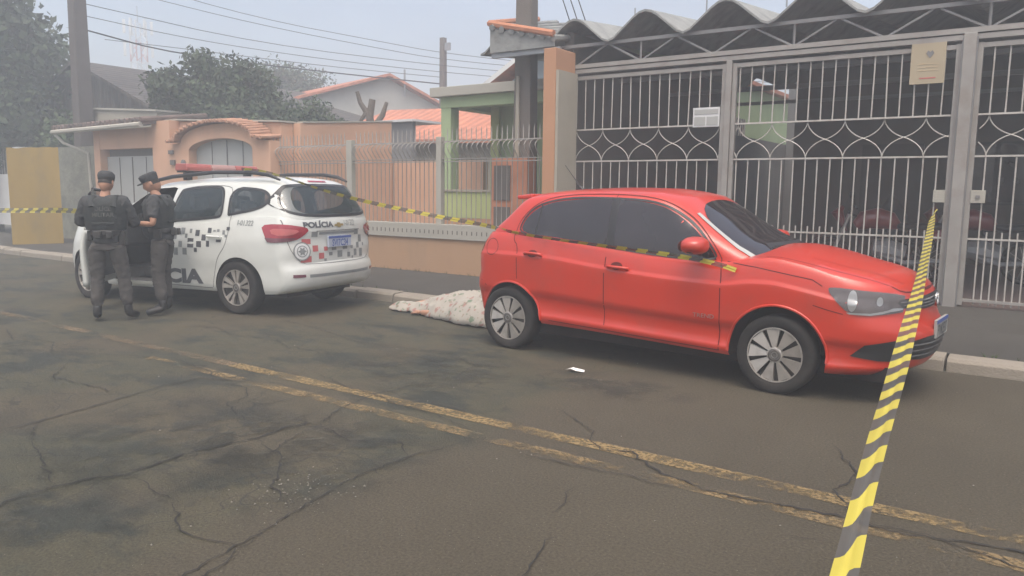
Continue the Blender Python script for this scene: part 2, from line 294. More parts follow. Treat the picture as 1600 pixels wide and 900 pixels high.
class MB:
    def __init__(s): s.v = []; s.f = []; s.mi = []
    def add(s, vs, fs, mi=0):
        k = len(s.v); s.v += [tuple(v) for v in vs]; s.f += [tuple(i + k for i in f) for f in fs]; s.mi += [mi] * len(fs); return s
    def box(s, x0, x1, y0, y1, z0, z1, mi=0):
        return s.add([(x0, y0, z0), (x1, y0, z0), (x1, y1, z0), (x0, y1, z0), (x0, y0, z1), (x1, y0, z1), (x1, y1, z1), (x0, y1, z1)],
                     [(0, 3, 2, 1), (4, 5, 6, 7), (0, 1, 5, 4), (1, 2, 6, 5), (2, 3, 7, 6), (3, 0, 4, 7)], mi)
    def tube(s, pts, r, n=6, cap=True, mi=0, flat=None):
        pts = [Vector(p) for p in pts]; rs = r if isinstance(r, (list, tuple)) else [r] * len(pts)
        rings = []; up = None
        for i, p in enumerate(pts):
            d = (pts[min(i + 1, len(pts) - 1)] - pts[max(i - 1, 0)]).normalized()
            if up is None:
                up = Vector((0, 0, 1)) if abs(d.z) < .9 else Vector((1, 0, 0))
            a = d.cross(up).normalized(); b = a.cross(d).normalized(); up = b
            rings.append([p + (a * math.cos(2 * PI * (k + .5) / n) + b * math.sin(2 * PI * (k + .5) / n) * (flat or 1)) * rs[i] for k in range(n)])
        vs = [v for rg in rings for v in rg]; fs = []
        for i in range(len(pts) - 1):
            for k in range(n):
                fs.append((i * n + k, i * n + (k + 1) % n, (i + 1) * n + (k + 1) % n, (i + 1) * n + k))
        if cap: fs += [tuple(range(n - 1, -1, -1)), tuple((len(pts) - 1) * n + k for k in range(n))]
        return s.add(vs, fs, mi)
    def bar(s, a, b, w, d=None):     # square bar
        return s.tube([a, b], w * .7071, 4)
    def prism(s, poly, axis, a, b, mi=0):   # poly 2D extruded along axis
        n = len(poly)
        def mk(p, t): return {'x': (t, p[0], p[1]), 'y': (p[0], t, p[1]), 'z': (p[0], p[1], t)}[axis]
        vs = [mk(p, a) for p in poly] + [mk(p, b) for p in poly]
        fs = [tuple(range(n)), tuple(range(2 * n - 1, n - 1, -1))] + [(i, i + n, (i + 1) % n + n, (i + 1) % n) for i in range(n)]
        return s.add(vs, fs, mi)
    def lathe(s, prof, n=40, axis='y', c=(0, 0, 0), mi=0):   # prof: (along, radius)
        vs = []; fs = []
        for (t, r) in prof:
            for k in range(n):
                a = 2 * PI * k / n; u, w = r * math.cos(a), r * math.sin(a)
                vs.append({'y': (c[0] + u, c[1] + t, c[2] + w), 'x': (c[0] + t, c[1] + u, c[2] + w), 'z': (c[0] + u, c[1] + w, c[2] + t)}[axis])
        for i in range(len(prof) - 1):
            for k in range(n): fs.append((i * n + k, i * n + (k + 1) % n, (i + 1) * n + (k + 1) % n, (i + 1) * n + k))
        return s.add(vs, fs, mi)
    def quad(s, a, b, c, d, mi=0): return s.add([a, b, c, d], [(0, 1, 2, 3)], mi)
    def mesh(s, name, fix=True):
        me = bpy.data.meshes.new(name); me.from_pydata(s.v, [], s.f); me.update()
        me.polygons.foreach_set('material_index', s.mi)
        if fix:
            bm = bmesh.new(); bm.from_mesh(me); bmesh.ops.recalc_face_normals(bm, faces=bm.faces); bm.to_mesh(me); bm.free()
        return me
    def obj(s, name, m, parent=None, smooth=False, ang=35, bevel=0):
        o = link(name, s.mesh(name), m, parent, smooth, ang)
        if bevel:
            md = o.modifiers.new('bevel', 'BEVEL'); md.width = bevel; md.segments = 2; md.limit_method = 'ANGLE'
        return o
def herm(xs, ys):
    xs = list(map(float, xs)); ys = list(map(float, ys)); n = len(xs); m = [0] * n
    for i in range(1, n - 1):
        d0 = (ys[i] - ys[i - 1]) / (xs[i] - xs[i - 1]); d1 = (ys[i + 1] - ys[i]) / (xs[i + 1] - xs[i])
        m[i] = 0 if d0 * d1 <= 0 else 2 * d0 * d1 / (d0 + d1)
    m[0] = (ys[1] - ys[0]) / (xs[1] - xs[0]); m[-1] = (ys[-1] - ys[-2]) / (xs[-1] - xs[-2])
    def f(x):
        if x <= xs[0]: return ys[0]
        if x >= xs[-1]: return ys[-1]
        import bisect
        i = bisect.bisect_right(xs, x) - 1; h = xs[i + 1] - xs[i]; t = (x - xs[i]) / h
        return (2 * t ** 3 - 3 * t * t + 1) * ys[i] + (t ** 3 - 2 * t * t + t) * h * m[i] + (-2 * t ** 3 + 3 * t * t) * ys[i + 1] + (t ** 3 - t * t) * h * m[i + 1]
    return f
def K(*pairs): return herm([p[0] for p in pairs], [p[1] for p in pairs])
def chaikin(p, n=2, closed=True):
    for _ in range(n):
        q = []
        m = len(p)
        for i in range(m if closed else m - 1):
            a, b = p[i], p[(i + 1) % m]
            q += [tuple(.75 * u + .25 * v for u, v in zip(a, b)), tuple(.25 * u + .75 * v for u, v in zip(a, b))]
        if not closed: q = [p[0]] + q + [p[-1]]
        p = q
    return p

# ------------------------------------------------------------------ car shells
def shell(rows, zf, capz, NS=56, NC=12, K2=9):
    """rows: list of (v, halfwidth, xR, xF, cornerR, cornerF, nexp); zf(v,x,y)->z ; closed solid symmetric in y"""
    half = []
    for (v, w, xr, xf, cr, cf, ne) in rows:
        pts = []
        for k in range(NC):
            t = (k / NC) * PI / 2
            pts.append((xr + cr - cr * math.cos(t) ** (2 / ne), w(xr + cr) * math.sin(t) ** (2 / ne)))
        for k in range(NS + 1):
            x = xr + cr + (xf - cf - xr - cr) * k / NS; pts.append((x, w(x)))
        for k in range(1, NC + 1):
            t = (1 - k / NC) * PI / 2
            pts.append((xf - cf + cf * max(0, math.cos(t)) ** (2 / ne), w(xf - cf) * max(0, math.sin(t)) ** (2 / ne)))
        half.append([(x, y, zf(v, x, y)) for x, y in pts])
    N = len(half[0]); vs = []; fs = []; idx = {}
    def V(p):
        vs.append(p); return len(vs) - 1
    pos = [[V(p) for p in h] for h in half]
    neg = [[pos[j][i] if (i == 0 or i == N - 1) else V((half[j][i][0], -half[j][i][1], half[j][i][2])) for i in range(N)] for j in range(len(half))]
    for j in range(len(half) - 1):
        for i in range(N - 1):
            fs.append((pos[j][i], pos[j][i + 1], pos[j + 1][i + 1], pos[j + 1][i]))
            fs.append((neg[j][i + 1], neg[j][i], neg[j + 1][i], neg[j + 1][i + 1]))
    for j, sgn in ((0, -1), (len(half) - 1, 1)):
        grid = [[pos[j][i]] + ([V((half[j][i][0], half[j][i][1] * (1 - 2 * k / K2), half[j][i][2] + (capz(half[j][i][0], 1 - abs(1 - 2 * k / K2)) * (half[j][i][1] / max(.01, rows[j][1](half[j][i][0]))) if sgn > 0 else 0))) for k in range(1, K2)] if 0 < i < N - 1 else []) + [neg[j][i]] for i in range(N)]
        for i in range(N - 1):
            a, b = grid[i], grid[i + 1]
            if i == 0:
                for k in range(K2): fs.append((a[0], b[k], b[k + 1]) if sgn > 0 else (a[0], b[k + 1], b[k]))
            elif i == N - 2:
                for k in range(K2): fs.append((a[k], b[0], a[k + 1]) if sgn > 0 else (a[k + 1], b[0], a[k]))
            else:
                for k in range(K2): fs.append((a[k], b[k], b[k + 1], a[k + 1]))
    mb = MB(); mb.add(vs, fs); return mb.mesh('shell')
def boolean(me, cutters, op='DIFFERENCE'):
    o = bpy.data.objects.new('tmp', me); COL.objects.link(o); cs = []
    for i, c in enumerate(cutters):
        co = bpy.data.objects.new('cut', c); COL.objects.link(co); cs.append(co)
        md = o.modifiers.new('b%d' % i, 'BOOLEAN'); md.object = co; md.operation = op; md.solver = 'EXACT'; md.material_mode = 'TRANSFER'
    bpy.context.view_layer.update(); dg = bpy.context.evaluated_depsgraph_get()
    r = bpy.data.meshes.new_from_object(o.evaluated_get(dg), depsgraph=dg)
    for x in [o] + cs: bpy.data.objects.remove(x)
    return r
def setm(me, mats):
    me.materials.clear()
    for m in mats: me.materials.append(m)
    return me
def joinm(meshes):
    """join meshes that share the same material list"""
    bm = bmesh.new()
    for m in meshes: bm.from_mesh(m)
    me = bpy.data.meshes.new('body')
    bm.to_mesh(me); bm.free()
    for m in meshes[0].materials: me.materials.append(m)
    return me
class Surf:
    def __init__(s, me, mats=None):
        s.bvh = BVHTree.FromPolygons([v.co.copy() for v in me.vertices], [tuple(p.vertices) for p in me.polygons])
    def hit(s, view, a, b, off, sgn=1):
        if view == 'side': o, d = Vector((a, 3 * sgn, b)), Vector((0, -sgn, 0))
        elif view == 'rear': o, d = Vector((-3, a, b)), Vector((1, 0, 0))
        elif view == 'front': o, d = Vector((6, a, b)), Vector((-1, 0, 0))
        else: o, d = Vector((a, b, 4)), Vector((0, 0, -1))
        h = s.bvh.ray_cast(o, d)
        if h[0] is None:
            h = s.bvh.find_nearest(o + d * (2.3 if view == 'side' else 2.4))
        n = h[1]
        if n.dot(d) > 0: n = -n
        return h[0] + n * off
    def patch(s, name, poly, view, off, m, parent, sgn=1, res=.05, thick=0, smooth=True):
        bm = bmesh.new(); vs = [bm.verts.new((p[0], p[1], 0)) for p in poly]; bm.faces.new(vs)
        for ax in (0, 1):
            lo, hi = min(p[ax] for p in poly), max(p[ax] for p in poly); n = int((hi - lo) / res)
            for k in range(1, n + 1):
                co = [0, 0, 0]; co[ax] = lo + (hi - lo) * k / (n + 1); no = [0, 0, 0]; no[ax] = 1
                bmesh.ops.bisect_plane(bm, geom=bm.verts[:] + bm.edges[:] + bm.faces[:], plane_co=co, plane_no=no)
        bmesh.ops.triangulate(bm, faces=[f for f in bm.faces if len(f.verts) > 4])
        for v in bm.verts: v.co = s.hit(view, v.co.x, v.co.y, off, sgn)
        me = bpy.data.meshes.new(name); bm.to_mesh(me); bm.free()
        o = link(name, me, m, parent, smooth, 60)
        if thick:
            md = o.modifiers.new('s', 'SOLIDIFY'); md.thickness = thick; md.offset = 0
        return o
    def ribbon(s, mb, pts, w, view, off, sgn=1, closed=False, res=.06):
        q = []
        P = pts + ([pts[0]] if closed else [])
        for a, b in zip(P[:-1], P[1:]):
            n = max(1, int(math.hypot(b[0] - a[0], b[1] - a[1]) / res))
            q += [(a[0] + (b[0] - a[0]) * k / n, a[1] + (b[1] - a[1]) * k / n) for k in range(n)]
        q.append(P[-1]); L = []; Rr = []
        for i, p in enumerate(q):
            a = q[max(0, i - 1)]; b = q[min(len(q) - 1, i + 1)]; d = (b[0] - a[0], b[1] - a[1]); l = math.hypot(*d) or 1
            n = (-d[1] / l * w / 2, d[0] / l * w / 2)
            L.append(s.hit(view, p[0] + n[0], p[1] + n[1], off, sgn)); Rr.append(s.hit(view, p[0] - n[0], p[1] - n[1], off, sgn))
        n = len(q); mb.add(L + Rr, [(i, i + 1, n + i + 1, n + i) for i in range(n - 1)])
    def text(s, name, txt, x, z, size, view, off, m, parent, sgn=1, flip=1, xs=1, slope=0, bold=.0, shear=0):
        cu = bpy.data.curves.new('t', 'FONT'); cu.body = txt; cu.size = size; cu.resolution_u = 3; cu.offset = bold; cu.shear = shear
        to = bpy.data.objects.new('t', cu); COL.objects.link(to); bpy.context.view_layer.update()
        me = bpy.data.meshes.new_from_object(to.evaluated_get(bpy.context.evaluated_depsgraph_get())); bpy.data.objects.remove(to)
        for v in me.vertices:
            a = x + v.co.x * flip * xs; v.co = s.hit(view, a, z + v.co.y + slope * v.co.x * xs, off, sgn)
        return link(name, me, m, parent)
def textmesh(txt, size, m, name, parent, mw, bold=0, xs=1, extr=0):
    cu = bpy.data.curves.new('t', 'FONT'); cu.body = txt; cu.size = size; cu.resolution_u = 2; cu.offset = bold; cu.align_x = 'CENTER'; cu.extrude = extr
    to = bpy.data.objects.new('t', cu); COL.objects.link(to); bpy.context.view_layer.update()
    me = bpy.data.meshes.new_from_object(to.evaluated_get(bpy.context.evaluated_depsgraph_get())); bpy.data.objects.remove(to)
    for v in me.vertices: v.co.x *= xs
    me.transform(mw)
    return link(name, me, m, parent)

def wheel(name, parent, x, y, r, rim, w, style, sgn, steer=0):
    """sgn = outward direction in y. a part with tyre and rim as sub-parts"""
    mb = MB(); h = w / 2
    mb.lathe([(-h * .9, rim * .97), (-h, rim * 1.03), (-h, r * .90), (-h * .86, r * .975), (-h * .6, r), (h * .6, r), (h * .86, r * .975), (h * .97, r * .93), (h, r * .86), (h * .98, rim * 1.12), (h * .93, rim * 1.03), (h * .84, rim * .99), (h * .2, rim * .95)], 56)
    me = mb.mesh(name)
    t = link(name, me, M['tyre'], parent, True, 40); t.location = (x, y, r); t.rotation_euler = (0, 0, (0 if sgn > 0 else PI) + steer)
    b = MB(); b.lathe([(h * .86, rim * 1.0), (h * .88, rim * .965), (h * .70, rim * .95), (h * .45, rim * .93), (h * .42, .02)], 48); b.obj('rim_back', M['rimdark'], t, True, 30)
    s = MB()
    s.lathe([(h * .80, rim * .99), (h * .93, rim * .985), (h * .93, rim * .945), (h * .78, rim * .94)], 48)
    if style == 'blade':
        n = 9
        for k in range(n):
            a = 2 * PI * k / n + .1
            def P(rr, da, t): return (rr * math.cos(a + da), t, rr * math.sin(a + da))
            o = rim * .95; i = rim * .26
            s.add([P(i, -.25, h * .88), P(o, -.275, h * .90), P(o, .225, h * .78), P(i, .21, h * .78), P(i, -.25, h * .6), P(o, -.275, h * .6), P(o, .225, h * .6), P(i, .21, h * .6)],
                  [(0, 1, 2, 3), (0, 4, 5, 1), (2, 6, 7, 3), (1, 5, 6, 2)])
    else:
        n = 5
        for k in range(n):
            for dd in (-.22, .22):
                a = 2 * PI * k / n + .3
                def P(rr, da, t): return (rr * math.cos(a + da), t, rr * math.sin(a + da))
                o = rim * .95; i = rim * .2
                s.add([P(i, dd * .9 - .18, h * .8), P(o, dd - .14, h * .9), P(o, dd + .13, h * .84), P(i, dd * .9 + .18, h * .8), P(i, dd * .9 - .18, h * .5), P(o, dd - .14, h * .5), P(o, dd + .13, h * .5), P(i, dd * .9 + .18, h * .5)],
                      [(0, 1, 2, 3), (0, 4, 5, 1), (2, 6, 7, 3), (1, 5, 6, 2)])
    s.lathe([(h * .5, rim * .29), (h * .84, rim * .28), (h * .88, rim * .23)], 24)
    s.obj('rim', M['alloy'], t, True, 25)
    c = MB(); c.lathe([(h * .84, rim * .235), (h * .89, rim * .2), (h * .89, rim * .13), (h * .86, rim * .12), (h * .86, .001)], 24); c.obj('hub_cap', M['alloyd'], t, True, 30)
    e = MB(); e.lathe([(h * .88, rim * .12), (h * .90, rim * .115), (h * .90, rim * .09), (h * .88, rim * .085)], 20); e.obj('hub_emblem', M['chrome'], t)
    return t
def lampish(poly, k):
    cx = sum(p[0] for p in poly) / len(poly); cy = sum(p[1] for p in poly) / len(poly)
    return [(cx + (p[0] - cx) * k, cy + (p[1] - cy) * k) for p in poly]
def cyl_y(x, z, r, y0, y1, n=40, mi=0):
    mb = MB(); mb.prism([(x + r * math.cos(2 * PI * k / n), z + r * math.sin(2 * PI * k / n)) for k in range(n)], 'y', y0, y1, mi); return mb.mesh('c')

# ================================================================== THE SETTING
GZ = .22      # height of the gate threshold
mb = MB(); mb.quad((-160, -60, -.02), (60, -60, -.02), (60, 160, -.02), (-160, 160, -.02)); tag(mb.obj('ground', M['soil']), 'dusty ground spreading past the street', 'ground', kind='structure')
mb = MB(); mb.quad((-120, -7, 0), (40, -7, 0), (40, 7.2, 0), (-120, 7.2, 0)); tag(mb.obj('road', M['asphalt']), 'cracked patched grey asphalt road', 'road', kind='structure')
def wavy_strip(x0, x1, yc, w, z, seed, drift=.0, step=.25):
    r = random.Random(seed); n = int((x1 - x0) / step); a = []; b = []
    for i in range(n + 1):
        x = x0 + (x1 - x0) * i / n; e = r.uniform(-.008, .008)
        a.append((x, yc - w / 2 + e, z)); b.append((x, yc + w / 2 + r.uniform(-.008, .008), z))
    m = MB(); m.add(a + b, [(i, i + 1, n + 2 + i, n + 1 + i) for i in range(n)]); return m
tag(wavy_strip(-60, -5.4, 3.79, .115, .004, 3).obj('road_marking', M['ypaint3']), 'almost vanished far stretch of the centre line', 'road marking', kind='structure')
tag(wavy_strip(-5.4, 12, 3.79, .125, .004, 3).obj('road_marking', M['ypaint']), 'worn yellow centre line nearer the parked cars', 'road marking', kind='structure')
tag(wavy_strip(-6.2, 12, 3.52, .11, .004, 4).obj('road_marking', M['ypaint2']), 'fainter worn yellow centre line nearer the camera', 'road marking', kind='structure')
CR = {
'A' : [(-3.0, .2), (-3.6, .9), (-3.81, 1.43), (-3.83, 1.67), (-3.8, 1.82), (-3.71, 1.97), (-3.75, 2.2), (-3.74, 2.46), (-3.66, 2.7), (-3.7, 2.96), (-3.6, 3.2)],
'A2' : [(-3.83, 1.67), (-4.11, 1.75), (-4.44, 1.87), (-4.64, 1.92)], 'A3' : [(-3.65, 1.99), (-3.42, 1.92), (-3.18, 1.92)],
'B' : [(-4.98, 1.89), (-5.0, 2.11), (-5.04, 2.29), (-5.13, 2.75), (-5.2, 3.03), (-5.21, 3.34), (-4.77, 3.53)],
'B2' : [(-4.9, 3.38), (-4.68, 3.38), (-4.46, 3.23), (-4.44, 3.07), (-4.23, 2.95), (-3.93, 2.88)], 'B3' : [(-6.01, 3.63), (-5.31, 3.52), (-5.15, 3.44), (-5.21, 3.34)],
'C' : [(-3.32, 2.46), (-3.49, 2.79), (-3.57, 3.1), (-3.74, 3.41), (-3.82, 3.82), (-3.77, 4.13), (-3.63, 4.4)],
'C2' : [(-4.66, 4.0), (-4.14, 3.84), (-3.82, 3.82), (-3.52, 3.73), (-3.14, 3.69), (-2.78, 3.59)],
'D' : [(-2.08, 3.84), (-1.95, 3.73), (-1.81, 3.81), (-1.69, 3.71), (-1.5, 3.58), (-1.37, 3.56), (-1.32, 3.52), (-1.12, 3.52), (-0.83, 3.56), (-0.67, 3.58), (-0.55, 3.56), (-0.37, 3.55), (-0.24, 3.6), (-0.12, 3.64), (0.04, 3.66), (.9, 3.7)],
'E' : [(-2.3, 3.4), (-1.93, 3.43), (-1.8, 3.44), (-1.67, 3.48), (-1.52, 3.43), (-1.33, 3.49)], 'E2' : [(-0.58, 3.58), (-0.43, 3.58), (-0.31, 3.6), (-0.14, 3.55), (0.04, 3.48), (.8, 3.5)],
'F' : [(-1.82, 3.13), (-1.75, 2.99), (-1.72, 2.85)], 'F2' : [(-1.58, 2.66), (-1.61, 2.58), (-1.56, 2.47), (-1.53, 2.38), (-1.5, 2.2)],
'G' : [(-2.59, 4.29), (-2.38, 4.17), (-2.17, 4.0), (-2.08, 3.84)], 'H' : [(-2.52, 1.76), (-2.49, 1.65), (-2.49, 1.59), (-2.5, 1.3)], 'H2' : [(-2.59, 1.9), (-2.56, 1.78), (-2.52, 1.69)],
'I' : [(-6.21, 5.97), (-5.55, 5.88), (-4.83, 5.86), (-4.53, 6.32)], 'J' : [(-6.86, 5.45), (-6.09, 5.31), (-5.29, 5.08), (-4.7, 5.16)], 'K' : [(-0.8, 3.23), (-0.63, 3.29)],
'M1': [(-7.4, 4.6), (-6.9, 4.7), (-6.5, 4.55), (-6.0, 4.7), (-5.6, 4.5), (-5.2, 4.6), (-4.8, 4.35)], 'M2': [(-6.0, 4.7), (-5.9, 5.0), (-5.5, 5.3)], 'M3': [(-5.2, 4.6), (-5.1, 4.9), (-4.7, 5.16), (-4.2, 5.2), (-3.8, 4.95), (-3.63, 4.4)], 'M4': [(-6.5, 3.0), (-6.1, 2.7), (-5.6, 2.75), (-5.13, 2.75)], 'M5': [(-4.44, 3.07), (-4.2, 3.2), (-4.14, 3.84)], 'M6': [(-3.57, 3.1), (-3.2, 3.0), (-2.95, 3.15), (-2.75, 3.0)], 'M7': [(-8.6, 3.4), (-8.0, 3.2), (-7.5, 3.35), (-7.0, 3.1)], 'M8': [(-3.66, 2.7), (-3.3, 2.6), (-3.0, 2.3), (-2.76, 2.2)], 'M9': [(-4.64, 1.92), (-5.0, 2.11)], 'N1': [(-3.2, 1.9), (-2.9, 1.75), (-2.6, 1.8)], 'N2': [(-.9, 4.6), (-.7, 4.2), (-.75, 3.9), (-.6, 3.6)],
'edge' : [(-2.65, 3.42), (-2.75, 3.01), (-2.76, 2.64), (-2.69, 2.21), (-2.6, 1.84), (-2.45, 1.0)], 'L': [(-8, 2.6), (-7.2, 3.1), (-6.5, 3.4), (-6.0, 3.62)]}
mb = MB(); rr = random.Random(5)
for key, P in CR.items():
    q = []
    for a, b in zip(P[:-1], P[1:]):
        n = max(2, int(math.hypot(b[0] - a[0], b[1] - a[1]) / .035)); 
        for k in range(n):
            t = k / n; q.append((a[0] + (b[0] - a[0]) * t + rr.gauss(0, .008), a[1] + (b[1] - a[1]) * t + rr.gauss(0, .008)))
    q.append(P[-1]); L = []; Rr = []; base = .0052 if key in 'ABD' else .0032
    for i, p in enumerate(q):
        a, b = q[max(0, i - 1)], q[min(len(q) - 1, i + 1)]; d = (b[0] - a[0], b[1] - a[1]); l = math.hypot(*d) or 1
        w = base * rr.uniform(.5, 1.7) * min(1, .3 + min(i, len(q) - 1 - i) / 8); n = (-d[1] / l * w, d[0] / l * w)
        L.append((p[0] + n[0], p[1] + n[1], .0085)); Rr.append((p[0] - n[0], p[1] - n[1], .0085))
    n = len(q); mb.add(L + Rr, [(i, i + 1, n + i + 1, n + i) for i in range(n - 1)])
M['crack'] = mat('dark crack', (.022, .021, .019), .95)  # one dark colour for all the crack ribbons
tag(mb.obj('road_cracks', M['crack'], None), 'thin dark cracks running over the asphalt', 'crack', kind='structure')
for (x, y, sx, sy) in ((-2.6, 5.05, .75, .35), (-3.2, 2.65, .75, 1.0), (-4.1, 2.5, .9, .9), (-4.0, 4.7, .9, .8), (-3.6, 1.6, .7, .5)):
    m = MB(); m.quad((x - sx, y - sy, .012), (x + sx, y - sy, .012), (x + sx, y + sy, .012), (x - sx, y + sy, .012)); tag(m.obj('road_stain', M['stain']), 'dark blotchy stain on the asphalt', 'stain', kind='structure')
# sidewalk with a kerb of cast pieces
mb = MB(); mb.add([(-60, 7.43, .115), (-6, 7.43, .115), (-6, 9.5, .13), (-60, 9.5, .13)], [(0, 1, 2, 3)])
mb.add([(-6, 7.43, .115), (12, 7.43, .115), (12, 9.9, GZ), (-6, 9.9, GZ), (-6, 9.5, .13)], [(0, 1, 2, 3, 4)])
mb.add([(-60, 7.43, -.1), (12, 7.43, -.1), (12, 7.43, .115), (-60, 7.43, .115)], [(0, 1, 2, 3)])
tag(mb.obj('sidewalk', M['walk']), 'stained concrete sidewalk in front of the houses', 'sidewalk', kind='structure')
mb = MB(); x = -40.0; rk = random.Random(9)
while x < 12:
    w = rk.uniform(.62, .9); j = rk.uniform(-.012, .012); t = rk.uniform(-.008, .008)
    mb.prism([(7.2 + j, -.05), (7.215 + j, .085 + t), (7.245 + j, .112 + t), (7.425, .122 + t), (7.425, -.05)], 'x', x, x + w - .018)
    x += w
tag(mb.obj('kerb', M['kerb'], bevel=.006), 'pale worn concrete kerb blocks beside the road', 'kerb', kind='structure')

# loose grit where the road surface breaks up
mb = MB(); rg = random.Random(3)
for i in range(150):
    if i < 80: x, y = -2.85 + rg.gauss(0, .13), 2.35 + rg.gauss(0, .16)
    else: x, y = rg.uniform(-6, 1), rg.uniform(1.0, 6.5)
    s = rg.uniform(.003, .008); a = rg.uniform(0, 3)
    mb.add([(x + s * math.cos(a + k * 2.1) * rg.uniform(.6, 1.2), y + s * math.sin(a + k * 2.1), .004) for k in range(3)] + [(x, y, .004 + s * .8)], [(0, 1, 3), (1, 2, 3), (2, 0, 3)])
M['grit'] = mat('loose grit', (.20, .185, .155), .95, 0, .3, 30)
tag(mb.obj('road_grit', M['grit']), 'loose grit scattered over the broken asphalt', 'grit', kind='stuff')
mb = MB(); pp = [(-.075, -.02, .012), (-.03, .03, .03), (.02, .02, .016), (.075, .03, .02), (.09, -.005, .012), (.03, -.03, .018), (-.02, -.035, .03)]
mb.add([(a, b, c) for a, b, c in pp] + [(0, 0, .035)], [(i, (i + 1) % 7, 7) for i in range(7)]); o = mb.obj('paper_scrap', M['paper']); o.location = (-3.04, 5.3, 0)
tag(o, 'crumpled white paper scrap lying on the asphalt before the red car', 'paper scrap')

# ------------------------------------------------------------------ garage front (gates, truss roof, interior)
GY = 9.9
g = empty('garage_canopy', 'fibre cement canopy on a steel truss above the white garage gates', 'canopy', (-6, GY, 0))
def P_(o):   # child coordinates are world ones: undo the parent's offset
    o.matrix_parent_inverse = o.parent.matrix_basis.inverted(); return o
mb = MB(); per = 1.105; x0 = -5.77 - per * .5; n = 14; prof = []
for i in range(-1, 9):
    xc = -5.77 + per * i
    for a, b in ((-.5, 0), (-.42, .03), (-.16, .27), (-.08, .325), (0, .345), (.08, .325), (.16, .27), (.42, .03)): prof.append((xc + a * per, 3.55 + b))
for k, (Y, dz) in enumerate(((GY - .10, 0), (GY + 2, .21), (GY + 4, .34), (18.6, .34))):
    for (x, z) in prof: mb.v.append((x, Y, z + dz))
    for (x, z) in prof: mb.v.append((x, Y, z + dz - .03))
NP = len(prof)
for k in range(3):
    for i in range(NP - 1):
        a = k * 2 * NP + i; b = (k + 1) * 2 * NP + i
        mb.f += [(a, a + 1, b + 1, b), (a + NP, b + NP, b + NP + 1, a + NP + 1)]; mb.mi += [0, 0]
for i in range(NP - 1): mb.f.append((i, i + NP, i + NP + 1, i + 1)); mb.mi.append(0)
P_(mb.obj('roof_sheets', M['fibro'], g, True, 30))
for xx in (-5.25, -4.15, -3.05, -1.95): mb = MB(); mb.tube([(xx, 10.7, 3.9), (xx, 10.7, 4.15)], .012, 6); P_(mb.obj('roof_bolt', M['antenna'], g))
mb = MB(); mb.box(-6.0, 4, GY - .06, GY + .06, 3.20, 3.255).box(-6.0, 4, GY - .05, GY + .05, 3.13, 3.185); P_(mb.obj('gate_beam', M['steelc'], g))
mb = MB(); mb.box(-6.0, 4, GY - .03, GY + .03, 3.50, 3.545)
for i in range(10):
    xa = -5.75 + i * 1.02
    mb.tube([(xa, GY, 3.25), (xa + .46, GY, 3.50)], .016, 5).tube([(xa + .52, GY, 3.50), (xa + .98, GY, 3.25)], .016, 5)
    if i % 2: mb.tube([(xa - .02, GY, 3.25), (xa - .02, GY, 3.50)], .016, 5)
for Y in (11.5, 13.5, 15.6): mb.box(-6, 4, Y - .03, Y + .03, 3.2, 3.26).box(-6, 4, Y - .03, Y + .03, 3.5, 3.56)
P_(mb.obj('truss', M['truss'], g))
tag(MB().box(-6.0, 6, GY, 16.5, GZ - .2, GZ + .005).obj('garage_floor', M['gfloor']), 'dark tiled floor inside the garage', 'floor', kind='structure')
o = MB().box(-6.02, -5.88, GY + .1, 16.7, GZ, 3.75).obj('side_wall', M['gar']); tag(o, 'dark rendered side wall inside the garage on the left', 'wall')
o = MB().box(-6.02, -5.88, 16.72, 24, GZ, 2.75).obj('side_wall', M['gargrey']); tag(o, 'bare grey boundary wall along the passage beyond the garage', 'wall')
h = empty('house_front', 'dark shaded house front at the back of the garage', 'house', (-2, 16, 0))
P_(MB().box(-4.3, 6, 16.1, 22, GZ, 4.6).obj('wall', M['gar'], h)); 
P_(MB().box(-3.0, -1.95, 16.05, 16.096, GZ + .02, 2.4).obj('door', mat('dark door', (.05, .045, .045), .6), h))
w_ = P_(MB().box(-1.5, -.1, 16.05, 16.096, 1.3, 2.4).obj('window', M['interior'], h)); P_(MB().box(-1.45, -.83, 16.03, 16.048, 1.35, 2.35).box(-.77, -.15, 16.03, 16.048, 1.35, 2.35).obj('pane', M['tint'], w_))
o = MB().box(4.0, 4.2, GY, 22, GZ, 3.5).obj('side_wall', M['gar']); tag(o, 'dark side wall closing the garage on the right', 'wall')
# green neighbour wall beyond the passage
h = empty('neighbour_house', 'green neighbour house with a small barred window seen through the gate', 'house', (-7, 18, 0))
P_(MB().box(-9.5, -6.5, 16.2, 28, 0, 4.15).obj('wall', M['green'], h)); 
P_(MB().box(-6.495, -6.46, 18.7, 19.6, 2.55, 3.3).obj('window', M['interior'], h))
mb = MB()
for k in range(6): mb.box(-6.455, -6.44, 18.75 + k * .16, 18.77 + k * .16, 2.55, 3.3)
for k in range(3): mb.tube([(-6.45, 18.7 + k * .3, 2.6), (-6.45, 19.0 + k * .3, 3.25)], .012, 4)
P_(mb.obj('window_grille', M['steelw'], h))
P_(MB().box(-9.7, -6.3, 16.1, 28.2, 4.152, 4.25).obj('roof', M['tile'], h))
o = MB().box(-5.86, -5.5, 21.2, 21.5, GZ, 4.4).obj('passage_pillar', M['gargrey']); tag(o, 'grey pillar standing in the passage beyond the garage', 'pillar')

